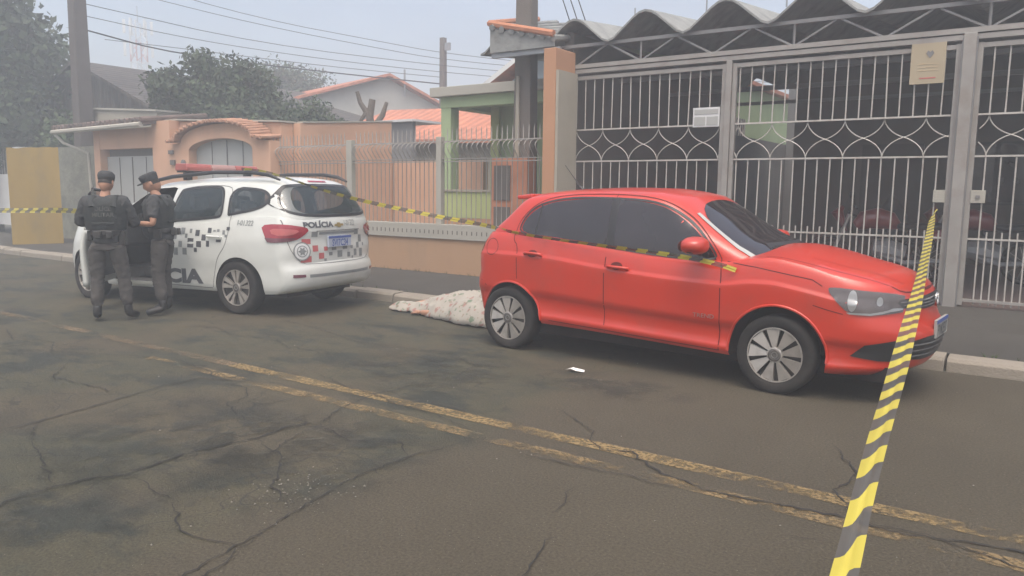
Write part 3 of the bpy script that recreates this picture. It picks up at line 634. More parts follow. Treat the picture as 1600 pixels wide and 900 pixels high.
# --- gates
post_label = [(-5.86, 'white gate post against the peach pillar', .07, 3.13), (-3.485, 'slim white gate post between the two wide gate panels', .075, 3.13), (-.83, 'wide white steel column right of the double gate', .125, 3.20), (3.3, 'white gate post beyond the right edge', .1, 3.13)]
for x, lb, w, top in post_label:
    o = MB().box(x - w / 2, x + w / 2, GY - .06 if w < .12 else GY - .09, GY + .05, GZ - .02, top - .003).obj('gate_post', M['steelc'], bevel=.006); o.location = (0, 0, 0); tag(o, lb, 'gate post')
    if w > .12:
        m = MB().box(x - w / 2 - .012, x - w / 2 - .002, GY - .085, GY + .04, GZ, top - .05).box(x + w / 2 + .002, x + w / 2 + .012, GY - .085, GY + .04, GZ, top - .05); e = m.obj('post_trim', M['truss'], o)
def gate_panel(x0, x1, label, bars_from, lock=None, bottom=False):
    t = empty('barred_gate', label, 'gate', ((x0 + x1) / 2, GY, GZ)); xs = x0 + .05; xe = x1 - .05
    P_(MB().box(x0, xs, GY - .03, GY + .03, GZ + .02, 3.095).box(xe, x1, GY - .03, GY + .03, GZ + .02, 3.095).box(xs + .001, xe - .001, GY - .028, GY + .028, 3.04, 3.09).box(xs + .001, xe - .001, GY - .026, GY + .026, GZ + .06, GZ + .09).obj('frame', M['steelc'], t))
    P_(MB().box(xs, xe, GY - .014, GY + .014, 2.325, 2.345).box(xs, xe, GY - .014, GY + .014, 1.875, 1.895).box(xs, xe, GY - .012, GY + .012, .97, .99).obj('rail', M['steelw'], t))
    up = MB(); lo = MB(); sp = MB(); ar = MB(); r = .0085
    x = bars_from; 
    while x < xe - .02:
        if x > xs + .02:
            j = random.gauss(0, .004)
            up.tube([(x + j, GY, 2.34), (x - j, GY, 3.05)], r, 6); lo.tube([(x + j, GY, GZ + .03), (x - j, GY, 1.885)], r, 6)
        if xs + .02 < x + .0715 < xe - .02:
            sp.tube([(x + .0715, GY, GZ + .03), (x + .0715, GY, 1.06)], [r, r], 6)
        x += .143
    P_(up.obj('upper_bars', M['steelw'], t)); P_(lo.obj('lower_bars', M['steelw'], t)); P_(sp.obj('short_bars', M['steelw'], t))
    p = .429; c = bars_from + p / 2 - p
    while c < xe + p:
        for (zc, sg) in ((2.335, -1), (1.885, 1)):
            cc = c if sg < 0 else c
            pts = []
            for k in range(25):
                u = -math.cos(PI * k / 24); px, pz = cc + .2145 * u, zc + sg * .224 * (.5 * max(0, 1 - abs(u)) ** .6 + .5 * math.sqrt(max(0, 1 - u * u)))
                if xs < px < xe: pts.append((px, GY - .012 * (1 if sg > 0 else -1), pz))
                else:
                    if len(pts) > 1: ar.tube(pts, .007, 5)
                    pts = []
            if len(pts) > 1: ar.tube(pts, .007, 5)
        c += p
    P_(ar.obj('ornament', M['steelw'], t, True))
    if lock is not None:
        P_(MB().box(lock[0], lock[1], GY - .04, GY + .025, 1.375, 1.515).obj('lock_box', M['capw'], t, bevel=.004))
        if lock[2]: P_(MB().box(lock[0] + .05, lock[0] + .09, GY - .055, GY - .041, 1.43, 1.46).obj('keyhole', M['truss'], t))
    if bottom: P_(MB().box(.18, .27, GY - .05, GY + .04, GZ - .01, GZ + .10).obj('bottom_bolt', M['capw'], t, bevel=.005))
    return t
gate_panel(-5.83, -3.53, 'left white barred gate panel behind the red car roof', -5.742)
gate_panel(-3.44, -.91, 'middle white barred gate panel behind the red car bonnet', -3.352, (-1.075, -.955, False))
gate_panel(-.755, 1.6, 'right white barred gate panel past the wide column', -.60, (-.71, -.57, True), True)
# the plates hanging on the gate
t = empty('meter_plate', 'small white two part plate hanging on the left gate bars', 'plate', (-3.77, GY - .03, 2.43))
P_(MB().box(-3.95, -3.59, GY - .035, GY - .02, 2.31, 2.56).obj('board', M['whitew'], t)); P_(MB().box(-3.93, -3.61, GY - .04, GY - .036, 2.475, 2.535).box(-3.93, -3.78, GY - .04, GY - .036, 2.33, 2.44).box(-3.76, -3.61, GY - .04, GY - .036, 2.33, 2.44).obj('panel', M['door'], t))
t = empty('notice_board', 'faded cream notice with a small emblem hung high on the gate', 'sign', (-1.22, GY - .03, 2.9))
P_(MB().box(-1.40, -1.055, GY - .05, GY - .035, 2.69, 3.13).obj('board', mat('faded cream notice', (.33, .28, .19), .8, 0, .05, 3), t))
mb = MB(); mb.prism([(-1.25, 3.02), (-1.23, 3.05), (-1.21, 3.03), (-1.19, 3.05), (-1.17, 3.02), (-1.21, 2.965)], 'y', GY - .054, GY - .051); P_(mb.obj('emblem', M['gargrey'], t))
mb = MB()
for k in range(3): mb.box(-1.33, -1.12, GY - .053, GY - .0505, 2.90 - k * .035, 2.908 - k * .035)
P_(mb.obj('faded_text', mat('faded tan print', (.42, .34, .22), .8), t)); P_(MB().box(-1.30, -1.14, GY - .053, GY - .0505, 2.745, 2.757).obj('red_text', M['decalr'], t))

# motorcycles parked inside
def motorcycle(loc, rz, label, s=1):
    t = empty('motorcycle', label, 'motorcycle', loc, rz, 'motorcycles parked inside the garage', s)
    for x, nm in ((0, 'wheel'), (1.28, 'wheel')):
        m = MB(); m.lathe([(-.04, .24), (-.05, .28), (0, .31), (.05, .28), (.04, .24), (-.04, .24)], 28, c=(x, 0, .31)); w = m.obj('wheel', M['tyre'], t, True)
        m = MB(); m.lathe([(-.03, .25), (.03, .25)], 24, c=(x, 0, .31)); 
        for k in range(10): a = k * PI / 5; m.tube([(x, 0, .31), (x + .24 * math.cos(a), 0, .31 + .24 * math.sin(a))], .005, 4)
        m.obj('spokes', M['alloy'], w)
    m = MB(); m.tube([(1.28, .06, .31), (1.05, .06, .95)], .025, 8).tube([(1.28, -.06, .31), (1.05, -.06, .95)], .025, 8); m.obj('fork', M['chrome'], t, True)
    m = MB(); m.tube([(.98, -.36, 1.04), (1.0, -.2, 1.08), (1.05, -.06, .98), (1.05, .06, .98), (1.0, .2, 1.08), (.98, .36, 1.04)], .014, 7); m.obj('handlebar', M['blackp'], t, True)
    for sg in (-1, 1):
        m = MB(); m.tube([(1.0, sg * .24, 1.08), (1.03, sg * .30, 1.2)], .006, 5); m.lathe([(0, .002), (0, .055), (.02, .05), (.03, .002)], 14, 'x', (1.02, sg * .31, 1.23)); m.obj('mirror', M['blackp'], t, True)
    m = MB(); m.tube([(.38, 0, .78), (.5, 0, .86), (.68, 0, .9), (.86, 0, .86), (.96, 0, .78)], [.05, .13, .155, .14, .07], 14); m.obj('tank', M['bikered'], t, True)
    m = MB(); m.tube([(-.22, 0, .80), (-.1, 0, .80), (.2, 0, .78), (.42, 0, .80)], [.06, .12, .12, .09], 12, flat=.5); m.obj('seat', M['blackp'], t, True)
    m = MB(); m.tube([(.3, 0, .40), (.5, 0, .45), (.72, 0, .48)], [.12, .17, .12], 10); m.tube([(.6, .09, .38), (.3, .12, .28), (-.3, .14, .34)], .035, 8); m.obj('engine', M['antenna'], t, True)
    m = MB(); m.tube([(.0, .08, .31), (.35, .08, .40), (.55, .04, .75)], .022, 6).tube([(.0, -.08, .31), (.35, -.08, .40), (.55, -.04, .75)], .022, 6).tube([(1.03, 0, .95), (.55, 0, .75), (-.15, 0, .74)], .022, 6); m.obj('frame', M['blackp'], t, True)
    m = MB(); m.tube([(1.08, 0, .70), (1.22, 0, .98), (1.14, 0, 1.06)], [.03, .13, .05], 12, flat=.7); m.obj('headlamp_fairing', M['bikered'], t, True)
    m = MB(); m.tube([(-.05, 0, .66), (-.25, 0, .74), (-.38, 0, .72)], [.09, .1, .04], 10); m.obj('tail', M['bikered'], t, True)
    m = MB()
    for k in range(9): a = .3 + k * .24; m.add([(1.28 + .34 * math.cos(a), -.06, .31 + .34 * math.sin(a)), (1.28 + .34 * math.cos(a), .06, .31 + .34 * math.sin(a))], [])
    m.f = [(2 * k, 2 * k + 2, 2 * k + 3, 2 * k + 1) for k in range(8)]; m.mi = [0] * 8; m.obj('mudguard', M['bikered'], t, True)
    return t
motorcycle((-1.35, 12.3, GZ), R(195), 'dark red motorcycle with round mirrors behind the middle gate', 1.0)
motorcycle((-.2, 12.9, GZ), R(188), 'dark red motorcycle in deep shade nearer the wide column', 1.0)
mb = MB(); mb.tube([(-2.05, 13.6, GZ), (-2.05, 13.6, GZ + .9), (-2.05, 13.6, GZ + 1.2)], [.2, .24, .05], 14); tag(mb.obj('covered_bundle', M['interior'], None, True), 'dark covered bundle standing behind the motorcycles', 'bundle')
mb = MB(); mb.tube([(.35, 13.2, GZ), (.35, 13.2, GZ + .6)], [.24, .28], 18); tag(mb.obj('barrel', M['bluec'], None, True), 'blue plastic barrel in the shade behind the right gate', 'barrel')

# peach pillar at the end of the fence
t = empty('gate_pillar', 'tall peach painted pillar between the fence and the garage gates', 'pillar', (-5.86, 9.5, 0))
P_(MB().box(-5.945, -5.745, 9.3, 9.84, .1, 3.42).obj('shaft', M['orange'], t, bevel=.01)); P_(MB().box(-5.742, -5.70, 9.31, 9.83, .2, 3.12).obj('side_pilaster', M['cream'], t))

# ------------------------------------------------------------------ fence
FY = 9.4
t = empty('boundary_fence', 'low peach wall with white coping and curved white spiked bars', 'fence', (-9, FY, 0))
mb = MB(); mb.box(-12.15, -6.0, FY, FY + .16, .05, .675); P_(mb.obj('low_wall', M['orange2'], t))
mb = MB(); mb.box(-12.16, -5.99, FY - .03, FY + .22, .68, .905); x = -12.05
while x < -6.05:
    mb.box(x - .008, x + .008, FY - .034, FY - .031, .755, .815, 1); x += .096
P_(mb.obj('coping', [M['capw'], M['gar']], t))
FB = FY + .09
mb = MB().box(-12.1, -6.0, FB - .015, FB + .015, 1.885, 1.90).box(-12.1, -6.0, FB - .015, FB + .015, 1.93, 1.942).box(-12.1, -6.0, FB - .015, FB + .015, 2.195, 2.215); P_(mb.obj('rail', M['steelc'], t))
mb = MB(); x = -12.06; k = 0
while x < -6.02:
    if min(abs(x + 10.0), abs(x + 7.98)) > .06:
        j = random.gauss(0, .003)
        mb.tube([(x + j, FB, .9), (x, FB, 1.94), (x, FB - .05, 2.0), (x, FB - .115, 2.08), (x, FB - .125, 2.12), (x, FB - .08, 2.17), (x, FB, 2.205), (x + j, FB, 2.36), (x + j, FB, 2.42)], [.0075] * 7 + [.009, .001], 5)
    x += .096
P_(mb.obj('bars', M['steelc'], t, True, 60))
for xx, w in ((-10.0, .13), (-7.98, .10), (-12.1, .08)):
    P_(MB().box(xx - w / 2, xx + w / 2, FB - .05, FB + .05, .88, 2.28).obj('post', M['capw'], t, bevel=.005))
rw = random.Random(21)
mb = MB()
for k in range(70):
    x = rw.uniform(-12, -6.1); y = FY - .02 - rw.random() * .04
    for q in range(rw.randint(2, 5)):
        a = rw.uniform(0, PI * 2); h_ = rw.uniform(.02, .075); d = rw.uniform(.01, .04); mb.add([(x - .004, y, .12), (x + .004, y, .12), (x + d * math.cos(a), y + d * math.sin(a) * .6 - .01, .12 + h_)], [(0, 1, 2)])
for k in range(60):
    x = rw.uniform(-11, 1.5); y = 7.435
    for q in range(rw.randint(2, 5)):
        a = rw.uniform(0, PI * 2); h_ = rw.uniform(.015, .05); d = rw.uniform(.01, .04); mb.add([(x - .004, y, .118), (x + .004, y, .118), (x + d * math.cos(a), y + d * math.sin(a) * .6, .12 + h_)], [(0, 1, 2)])
tag(mb.obj('weeds', M['leafm'], None), 'sparse weeds growing along the wall foot and kerb joint', 'weeds', kind='stuff')
# ------------------------------------------------------------------ yard, green porch house
mb = MB(); mb.quad((-12, 9.57, .16), (-6.05, 9.57, .16), (-6.05, 22, .16), (-12, 22, .16)); tag(mb.obj('yard', M['conc']), 'bare concrete yard behind the fence', 'yard', kind='structure')
t = empty('green_house', 'pale green house with a flat white slab porch and columns', 'house', (-8, 11, 0))
P_(MB().box(-9.42, -6.1, 10.9, 14.0, 3.12, 3.285).obj('porch_slab', M['capw'], t, bevel=.008))
P_(MB().box(-9.26, -6.1, 11.02, 11.3, 2.93, 3.118).box(-9.255, -9.0, 11.302, 14, 2.935, 3.117).obj('porch_beam', M['green'], t))
for (xa, xb, ya, yb) in ((-9.26, -9.03, 11.03, 11.27), (-9.26, -9.03, 13.5, 13.8)):
    P_(MB().box(xa, xb, ya, yb, .16, 2.928).obj('porch_column', M['green'], t, bevel=.008))
P_(MB().box(-8.95, -7.22, 12.3, 12.5, .16, 3.115).box(-8.95, -8.75, 12.51, 14.2, .16, 3.11).obj('wall', M['green'], t))
P_(MB().box(-8.99, -8.80, 12.2, 12.295, .16, 3.113).obj('wall_edge', M['ygreen'], t))
P_(MB().box(-7.2, -6.1, 11.4, 14.2, .16, 4.0).obj('tall_wall', M['green'], t))
d_ = P_(MB().box(-8.66, -8.42, 12.27, 12.296, .9, 1.55).obj('vent', M['gar'], t))
P_(MB().box(-9.25, -7.85, 10.98, 11.1, .95, 1.42).obj('porch_parapet', M['ygreen'], t)); P_(MB().box(-9.28, -7.82, 10.95, 11.13, 1.425, 1.46).obj('parapet_coping', M['cream'], t))
P_(MB().box(-9.24, -7.86, 10.985, 11.09, .16, .945).obj('porch_plinth', M['orange'], t))
P_(MB().box(-7.84, -7.2, 10.9, 11.3, .16, .75).box(-7.8, -7.2, 11.3, 11.6, .16, .95).box(-7.8, -7.2, 11.61, 11.9, .16, 1.15).obj('porch_steps', M['conc'], t))
# gable roof behind the slab
mb = MB(); mb.add([(-9.95, 12.8, 3.42), (-8.0, 12.8, 4.55), (-8.0, 17.5, 4.55), (-9.95, 17.5, 3.42), (-6.0, 12.8, 3.42), (-6.0, 17.5, 3.42)], [(0, 1, 2, 3), (1, 4, 5, 2)])
mb2 = MB(); mb2.add([(x, y, z - .07) for x, y, z in mb.v], mb.f)
rf = P_(mb.obj('roof', M['tile'], t))
mb = MB(); mb.add([(-9.97, 12.78, 3.30), (-8.0, 12.78, 4.43), (-8.0, 12.78, 4.54), (-9.97, 12.78, 3.41)], [(0, 1, 2, 3)]); mb.add([(-6.0, 12.78, 3.30), (-8.0, 12.78, 4.43), (-8.0, 12.78, 4.54), (-6.0, 12.78, 3.41)], [(0, 1, 2, 3)]); P_(mb.obj('fascia', M['whitew'], t))
mb = MB(); mb.add([(-9.8, 13.1, 3.2), (-6.1, 13.1, 3.2), (-8.0, 13.1, 4.42)], [(0, 1, 2)]); P_(mb.obj('gable_wall', mat('blue grey gable', (.16, .20, .23), .9), t))
# little tiled eave above the pillar
t = empty('pillar_eave', 'short tiled eave over the green wall behind the peach pillar', 'roof', (-6.7, 10.5, 3.85))
mb = MB(); mb.add([(-7.1, 9.6, 3.50), (-5.95, 9.6, 3.50), (-5.95, 11.6, 3.86), (-7.4, 11.6, 4.28), (-7.25, 10.4, 4.05), (-7.1, 9.6, 3.86), (-5.95, 9.6, 3.60)], [(0, 1, 6, 5), (5, 6, 2, 3, 4)]); P_(mb.obj('tiles', M['fibro'], t))
mb = MB(); mb.tube([(-7.42, 11.4, 4.36), (-7.12, 9.62, 3.94), (-6.6, 9.58, 3.82), (-5.95, 9.56, 3.67)], .05, 7); P_(mb.obj('ridge', M['terrac'], t, True))
mb = MB()
for k in range(7):
    xx = -7.05 + k * .18; mb.tube([(xx, 9.57, 3.86 - .042 * k), (xx - .05, 11.5, 4.28 - .06 * k)], .05, 7)
P_(mb.obj('ridge_tiles', M['fibro'], t, True))
P_(MB().box(-7.1, -5.9, 9.64, 9.70, 3.43, 3.5).obj('eave_board', M['antenna'], t))
# meter cabinet and main power pole
t = empty('meter_cabinet', 'terracotta meter cabinet with a dark opening behind the fence bars', 'cabinet', (-6.8, 9.85, .16))
P_(MB().box(-7.12, -6.45, 9.68, 9.92, .16, 1.95).obj('body', M['terrac'], t)); P_(MB().box(-7.05, -6.75, 9.66, 9.678, 1.30, 1.83).box(-7.05, -6.75, 9.66, 9.678, .9, 1.2).obj('meter_box', M['gar'], t))
t = empty('power_pole', 'tall grooved concrete power pole rising behind the fence', 'power pole', (-6.77, 10.12, 0))
mb = MB()
def taper(mb, cx, cy, w0, d0, w1, d1, z0, z1):
    mb.add([(cx - w0, cy - d0, z0), (cx + w0, cy - d0, z0), (cx + w0, cy + d0, z0), (cx - w0, cy + d0, z0), (cx - w1, cy - d1, z1), (cx + w1, cy - d1, z1), (cx + w1, cy + d1, z1), (cx - w1, cy + d1, z1)],
           [(0, 3, 2, 1), (4, 5, 6, 7), (0, 1, 5, 4), (1, 2, 6, 5), (2, 3, 7, 6), (3, 0, 4, 7)])
taper(mb, -6.80, 10.14, .175, .12, .10, .08, .16, 8.6); P_(mb.obj('shaft', M['pole'], t, bevel=.01))
mb = MB(); taper(mb, -6.85, 10.0, .04, .02, .02, .02, 1.96, 3.2); P_(mb.obj('conduit', M['cream'], t))
P_(MB().box(-7.3, -6.2, 10.0, 10.08, 8.0, 8.1).obj('crossarm', M['pole'], t))
# service drop
mb = MB()
for k in range(3):
    a = Vector((-6.75 + k * .12, 10.0, 6.2)); b = Vector((-6.08 + k * .13, 10.3, 3.86)); mb.tube([a, a.lerp(b, .5) + Vector((-.03, 0, -.06)), b], .008, 5)
tag(mb.obj('service_cable', M['wire'], None, True), 'three thin service cables dropping to the garage roof', 'cable')

# ------------------------------------------------------------------ peach compound on the left
t = empty('peach_house', 'peach house front with a garage door and sagging gutter left of the arch', 'house', (-17, FY, 0))
P_(MB().box(-18.42, -18.15, FY - .02, FY + .3, 0, 2.74).box(-15.96, -15.3, FY - .02, FY + .3, 0, 2.835).box(-18.149, -15.961, FY - .01, FY + .3, 2.28, 2.72).obj('wall', M['peach'], t))
P_(MB().prism([(-15.298, 0), (-12.0, 0), (-12.0, 2.675), (-15.298, 2.825)], 'y', FY + .22, FY + .5).obj('upper_wall', M['peach'], t)); P_(MB().prism([(-15.75, 2.842), (-15.3, 2.842), (-11.97, 2.68), (-11.97, 2.71), (-15.3, 2.872), (-15.75, 2.872)], 'y', FY + .15, FY + .56).obj('wall_coping', M['capw'], t))
g_ = P_(MB().box(-18.14, -15.97, FY + .14, FY + .18, .05, 2.12).obj('garage_door', M['door'], t)); P_(MB().box(-17.07, -17.04, FY + .125, FY + .138, .05, 2.1).box(-17.6, -17.585, FY + .125, FY + .138, .05, 2.1).box(-16.5, -16.485, FY + .125, FY + .138, .05, 2.1).obj('door_seam', M['gar'], g_))
P_(MB().box(-18.14, -15.97, FY + .2, FY + .24, 2.121, 2.279).obj('transom', M['gar'], t))
mb = MB(); mb.tube([(-19.66, FY - .35, 2.70), (-15.8, FY - .35, 2.745)], .055, 8).tube([(-19.6, FY - .35, 2.68), (-19.35, FY - .25, 2.45), (-18.6, FY - .06, 2.2), (-18.5, FY - .06, .2)], .035, 7); P_(mb.obj('gutter', M['capw'], t, True))
mb = MB(); mb.add([(-19.7, FY - .32, 2.76), (-15.78, FY - .32, 2.80), (-15.78, FY + 1.3, 3.02), (-19.7, FY + 1.3, 2.98), (-19.7, FY - .32, 2.70), (-15.78, FY - .32, 2.74), (-15.78, FY + 1.3, 2.96), (-19.7, FY + 1.3, 2.92)], [(0, 1, 2, 3), (4, 7, 6, 5), (0, 4, 5, 1), (0, 3, 7, 4), (1, 5, 6, 2)]); P_(mb.obj('eave', M['tileo'], t))
mb = MB()
for k in range(20): mb.tube([(-19.6 + k * .2, FY - .36, 2.80 + k * .002), (-19.6 + k * .2, FY + 1.2, 3.01 + k * .002)], .06, 7)
P_(mb.obj('eave_tiles', M['tileo'], t, True))
P_(MB().prism([(-21.8, 2.5), (-18.45, 2.5), (-18.45, 3.30), (-21.8, 3.52)], 'y', 11, 12.2).obj('upper_storey', M['cream'], t)); P_(MB().prism([(-21.85, 3.525), (-18.4, 3.303), (-18.4, 3.35), (-21.85, 3.57)], 'y', 10.95, 12.25).obj('parapet', M['capw'], t))
P_(MB().prism([(FY + .51, .1), (12.4, .1), (12.4, 2.88), (FY + .51, 2.675)], 'x', -12.0, -11.8).obj('side_wall', M['peach'], t)); P_(MB().prism([(FY + .57, 2.685), (12.42, 2.888), (12.42, 2.915), (FY + .57, 2.712)], 'x', -12.02, -11.78).obj('side_coping', M['capw'], t))
P_(MB().box(-12.0, -9.35, 12.45, 12.6, .1, 2.05).obj('back_wall', M['peach'], t))
# arched gateway
t = empty('arched_gateway', 'peach gateway arch with a curved tiled hood over a grey gate', 'gateway', (-13.5, FY, 0))
def arc_pts(x0, x1, z0, zt, n=24):   # circular-like bump
    return [(x0 + (x1 - x0) * k / n, z0 + (zt - z0) * math.sin(PI * (.08 + .84 * k / n)) ** .9) for k in range(n + 1)]
outer = [(-15.0, 2.32), (-14.75, 2.35)] + [(-13.5 + 1.25 * -math.cos(PI * k / 20), 2.35 + .33 * math.sin(PI * k / 20)) for k in range(1, 20)] + [(-12.25, 2.35), (-11.95, 2.32)]
inner = [(-13.45 + 1.03 * -math.cos(PI * k / 20), 2.17 + .23 * math.sin(PI * k / 20)) for k in range(21)]
mb = MB(); mb.prism([(-15.25, .0), (-15.25, 2.32)] + outer + [(-11.9, 2.32), (-11.9, 0), (-12.42, 0)] + inner[::-1] + [(-14.48, 0)], 'y', FY - .12, FY + .2); P_(mb.obj('arch_wall', M['peach'], t))
mb = MB(); vv = []; n = len(outer)
for (x, z) in outer: vv += [(x, FY - .24, z + .02), (x, FY - .24, z + .055), (x, FY + .18, z + .10), (x, FY + .18, z + .05)]
mb.add(vv, [(4 * i + a, 4 * i + (a + 1) % 4, 4 * (i + 1) + (a + 1) % 4, 4 * (i + 1) + a) for i in range(n - 1) for a in range(4)]); P_(mb.obj('hood', M['hoodt'], t))
mb = MB(); L_ = 0; acc = [outer[0]]
for a, b in zip(outer[:-1], outer[1:]):
    d = math.dist(a, b); m = max(1, round(d / .13))
    for k in range(m): acc.append((a[0] + (b[0] - a[0]) * (k + 1) / m, a[1] + (b[1] - a[1]) * (k + 1) / m))
for (x, z) in acc: mb.tube([(x, FY - .29, z + .045), (x, FY + .17, z + .10)], .034, 7)
P_(mb.obj('hood_tiles', M['hoodt'], t, True))
mb = MB(); mb.prism([(-14.47, .1), (-12.43, .1)] + [(x, z - .005) for x, z in inner[::-1]], 'y', FY + .06, FY + .1); gt = P_(mb.obj('gate', M['door'], t))
P_(MB().box(-13.46, -13.43, FY + .045, FY + .058, .1, 2.38).box(-13.95, -13.93, FY + .048, FY + .058, .1, 2.35).box(-12.95, -12.93, FY + .048, FY + .058, .1, 2.35).obj('gate_seam', M['gargrey'], gt))
P_(MB().box(-15.1, -14.95, FY - .16, FY - .125, 1.9, 2.0).box(-15.15, -15.0, FY - .16, FY - .125, 2.12, 2.2).obj('wall_lamp', M['gar'], t)); mb = MB(); mb.lathe([(0, .001), (0, .07), (.03, .07)], 16, c=(-14.65, FY - .155, 1.93)); P_(mb.obj('house_number', M['gargrey'], t))
for i, xx in enumerate((-13.1, -12.5, -11.9)): pass

# yellow wall stub, stone wall and far white wall with a grille
yw = MB(); A_, B_ = Vector((-18.98, 7.75, 0)), Vector((-18.58, 8.66, 0)); nrm = Vector((-(B_ - A_).y, (B_ - A_).x, 0)).normalized() * .3
n = 12; rr = random.Random(2)
top = [2.25 + .06 * k / n + rr.uniform(-.012, .012) for k in range(n + 1)]
vs = []
for k in range(n + 1):
    p = A_.lerp(B_, k / n); vs += [(p.x, p.y, .0), (p.x, p.y, top[k]), (p.x + nrm.x, p.y + nrm.y, top[k]), (p.x + nrm.x, p.y + nrm.y, .0)]
yw.add(vs, [(4 * i + a, 4 * (i + 1) + a, 4 * (i + 1) + (a + 1) % 4, 4 * i + (a + 1) % 4) for i in range(n) for a in range(3)] + [(0, 1, 2, 3), tuple(4 * n + a for a in (3, 2, 1, 0))])
tag(yw.obj('yellow_wall', M['yellow']), 'stained yellow wall end standing left of the police officers', 'wall')
o = MB().box(-24, -18.5, 10.2, 10.5, 0, 2.45).obj('stone_wall', M['stone']); tag(o, 'mossy grey stone wall between the yellow wall and peach house', 'wall')
t = empty('white_grille_wall', 'white wall with a barred opening at the far left edge', 'wall', (-25, 9.5, 0))
P_(MB().box(-32, -23.2, 10.0, 10.25, .3, 1.75).box(-24.1, -23.7, 10.0, 10.25, 1.751, 2.5).obj('wall', M['whitew'], t)); mb = MB()
for k in range(50): mb.box(-32 + k * .16, -31.97 + k * .16, 10.1, 10.13, 1.75, 2.45)
P_(mb.obj('grille', M['steelc'], t)); 

# ------------------------------------------------------------------ background houses
def gable_house(name, label, A, B, H, zb, L, m_wall, m_roof, over=.25):
    """gable wall from A to B (xy), eaves height zb(a,b), apex height H, ridge runs L (vector)"""
    t = empty(name, label, 'house', ((A[0] + B[0]) / 2, (A[1] + B[1]) / 2, 0)); A = Vector((*A, 0)); B = Vector((*B, 0)); L = Vector((*L, 0)); C = (A + B) / 2
    za, zc = zb; f = MB(); v = lambda p, z: (p.x, p.y, z)
    f.add([v(A, 0), v(B, 0), v(B, zc), v(C, H), v(A, za), v(A + L, 0), v(B + L, 0), v(B + L, zc), v(C + L, H), v(A + L, za)], [(0, 1, 2, 3, 4), (9, 8, 7, 6, 5), (0, 4, 9, 5), (1, 6, 7, 2)]); P_(f.obj('wall', m_wall, t))
    u = (B - A).normalized() * over; k = -L.normalized() * over; r = MB()
    sa = (H - za) / (C - A).length * over; sb = (H - zc) / (B - C).length * over
    a0, a1, c0, c1, b0, b1 = A - u + k, A - u + L, C + k, C + L, B + u + k, B + u + L
    for q in ([(a0, za - sa), (c0, H), (c1, H), (a1, za - sa)], [(c0, H), (b0, zc - sb), (b1, zc - sb), (c1, H)]):
        r.add([v(p, z + .12) for p, z in q] + [v(p, z + .02) for p, z in q], [(0, 1, 2, 3), (7, 6, 5, 4), (0, 4, 5, 1), (1, 5, 6, 2), (2, 6, 7, 3), (3, 7, 4, 0)])
    P_(r.obj('roof', m_roof, t)); return t
th = gable_house('gable_house', 'pale grey gable end house with a pinkish tiled roof behind the trees', (-23.1, 19.3), (-18.6, 23.9), 5.62, (4.7, 3.95), (-7, 2.0), mat('pale grey gable wall', (.40, .40, .37), .95, 0, .08, .7, dirt=(.25, .25, .23), dirt_amt=.5), M['tile'], .35)
P_(MB().box(-20.2, -20.15, 21.9, 21.95, 4.9, 5.9).obj('antenna_mast', M['antenna'], th)) 
t = gable_house('tiled_house', 'low house with a bright clay tile roof beside the green porch', (-15.9, 14.6), (-15.3, 19.0), 3.62, (2.75, 2.75), (6, 1.6), M['cream'], M['tile'], .4)
t = gable_house('tiled_house', 'second clay tile roof seen between the green porch columns', (-15.5, 19.6), (-15.1, 24.0), 4.35, (3.5, 3.5), (6, 1.2), M['cream'], M['tile'], .3)
t = gable_house('dark_roof_house', 'long house with a blackened tile roof behind the cream parapet', (-28, 12), (-20, 12), 5.0, (3.5, 3.5), (0, 9), M['tiled'], M['tiled'], .3)
t = empty('white_awning', 'small white awning roof showing above the end of the peach wall', 'awning', (-12.6, 13.5, 2.9))
P_(MB().box(-13.2, -11.9, 13.2, 14.2, 2.98, 3.03).obj('sheet', M['whitew'], t)); P_(MB().box(-13.1, -12.0, 13.3, 13.4, 0, 2.979).obj('support', M['gargrey'], t))
# telecom tower
t = empty('telecom_tower', 'thin red and white lattice telecom tower far behind the roofs', 'tower', (-52, 29.9, 0))
for nm, z0, z1, m in (('lower_section', 0, 9.9, 'whitew'), ('middle_section', 9.9, 11.3, 'towerr'), ('top_section', 11.3, 12.6, 'whitew')):
    mb = MB(); w = .38
    for sx in (-1, 1):
        for sy in (-1, 1): mb.tube([(-52 + sx * w, 29.9 + sy * w, z0), (-52 + sx * w, 29.9 + sy * w, z1)], .045, 4)
    z = z0; s = 1
    while z < z1 - .1:
        zz = min(z1, z + .7)
        for (a, b) in (((-1, -1), (1, -1)), ((1, -1), (1, 1)), ((1, 1), (-1, 1)), ((-1, 1), (-1, -1))):
            if s < 0: a, b = b, a
            mb.tube([(-52 + a[0] * w, 29.9 + a[1] * w, z), (-52 + b[0] * w, 29.9 + b[1] * w, zz)], .025, 3)
        z = zz; s = -s
    P_(mb.obj(nm, M[m], t))
for z in (10.7, 12.2):
    for k in range(6):
        a = k * PI / 3; mb = MB().box(-.09, .09, -.06, .06, -.45, .45); o = mb.obj('antenna_panel', M['whitew'], t); o.location = (.85 * math.cos(a), .85 * math.sin(a), z); o.rotation_euler = (0, 0, a)
mb = MB(); mb.tube([(-52, 29.9, 12.5), (-52, 29.9, 13.6)], .03, 5); P_(mb.obj('lightning_rod', M['antenna'], t))
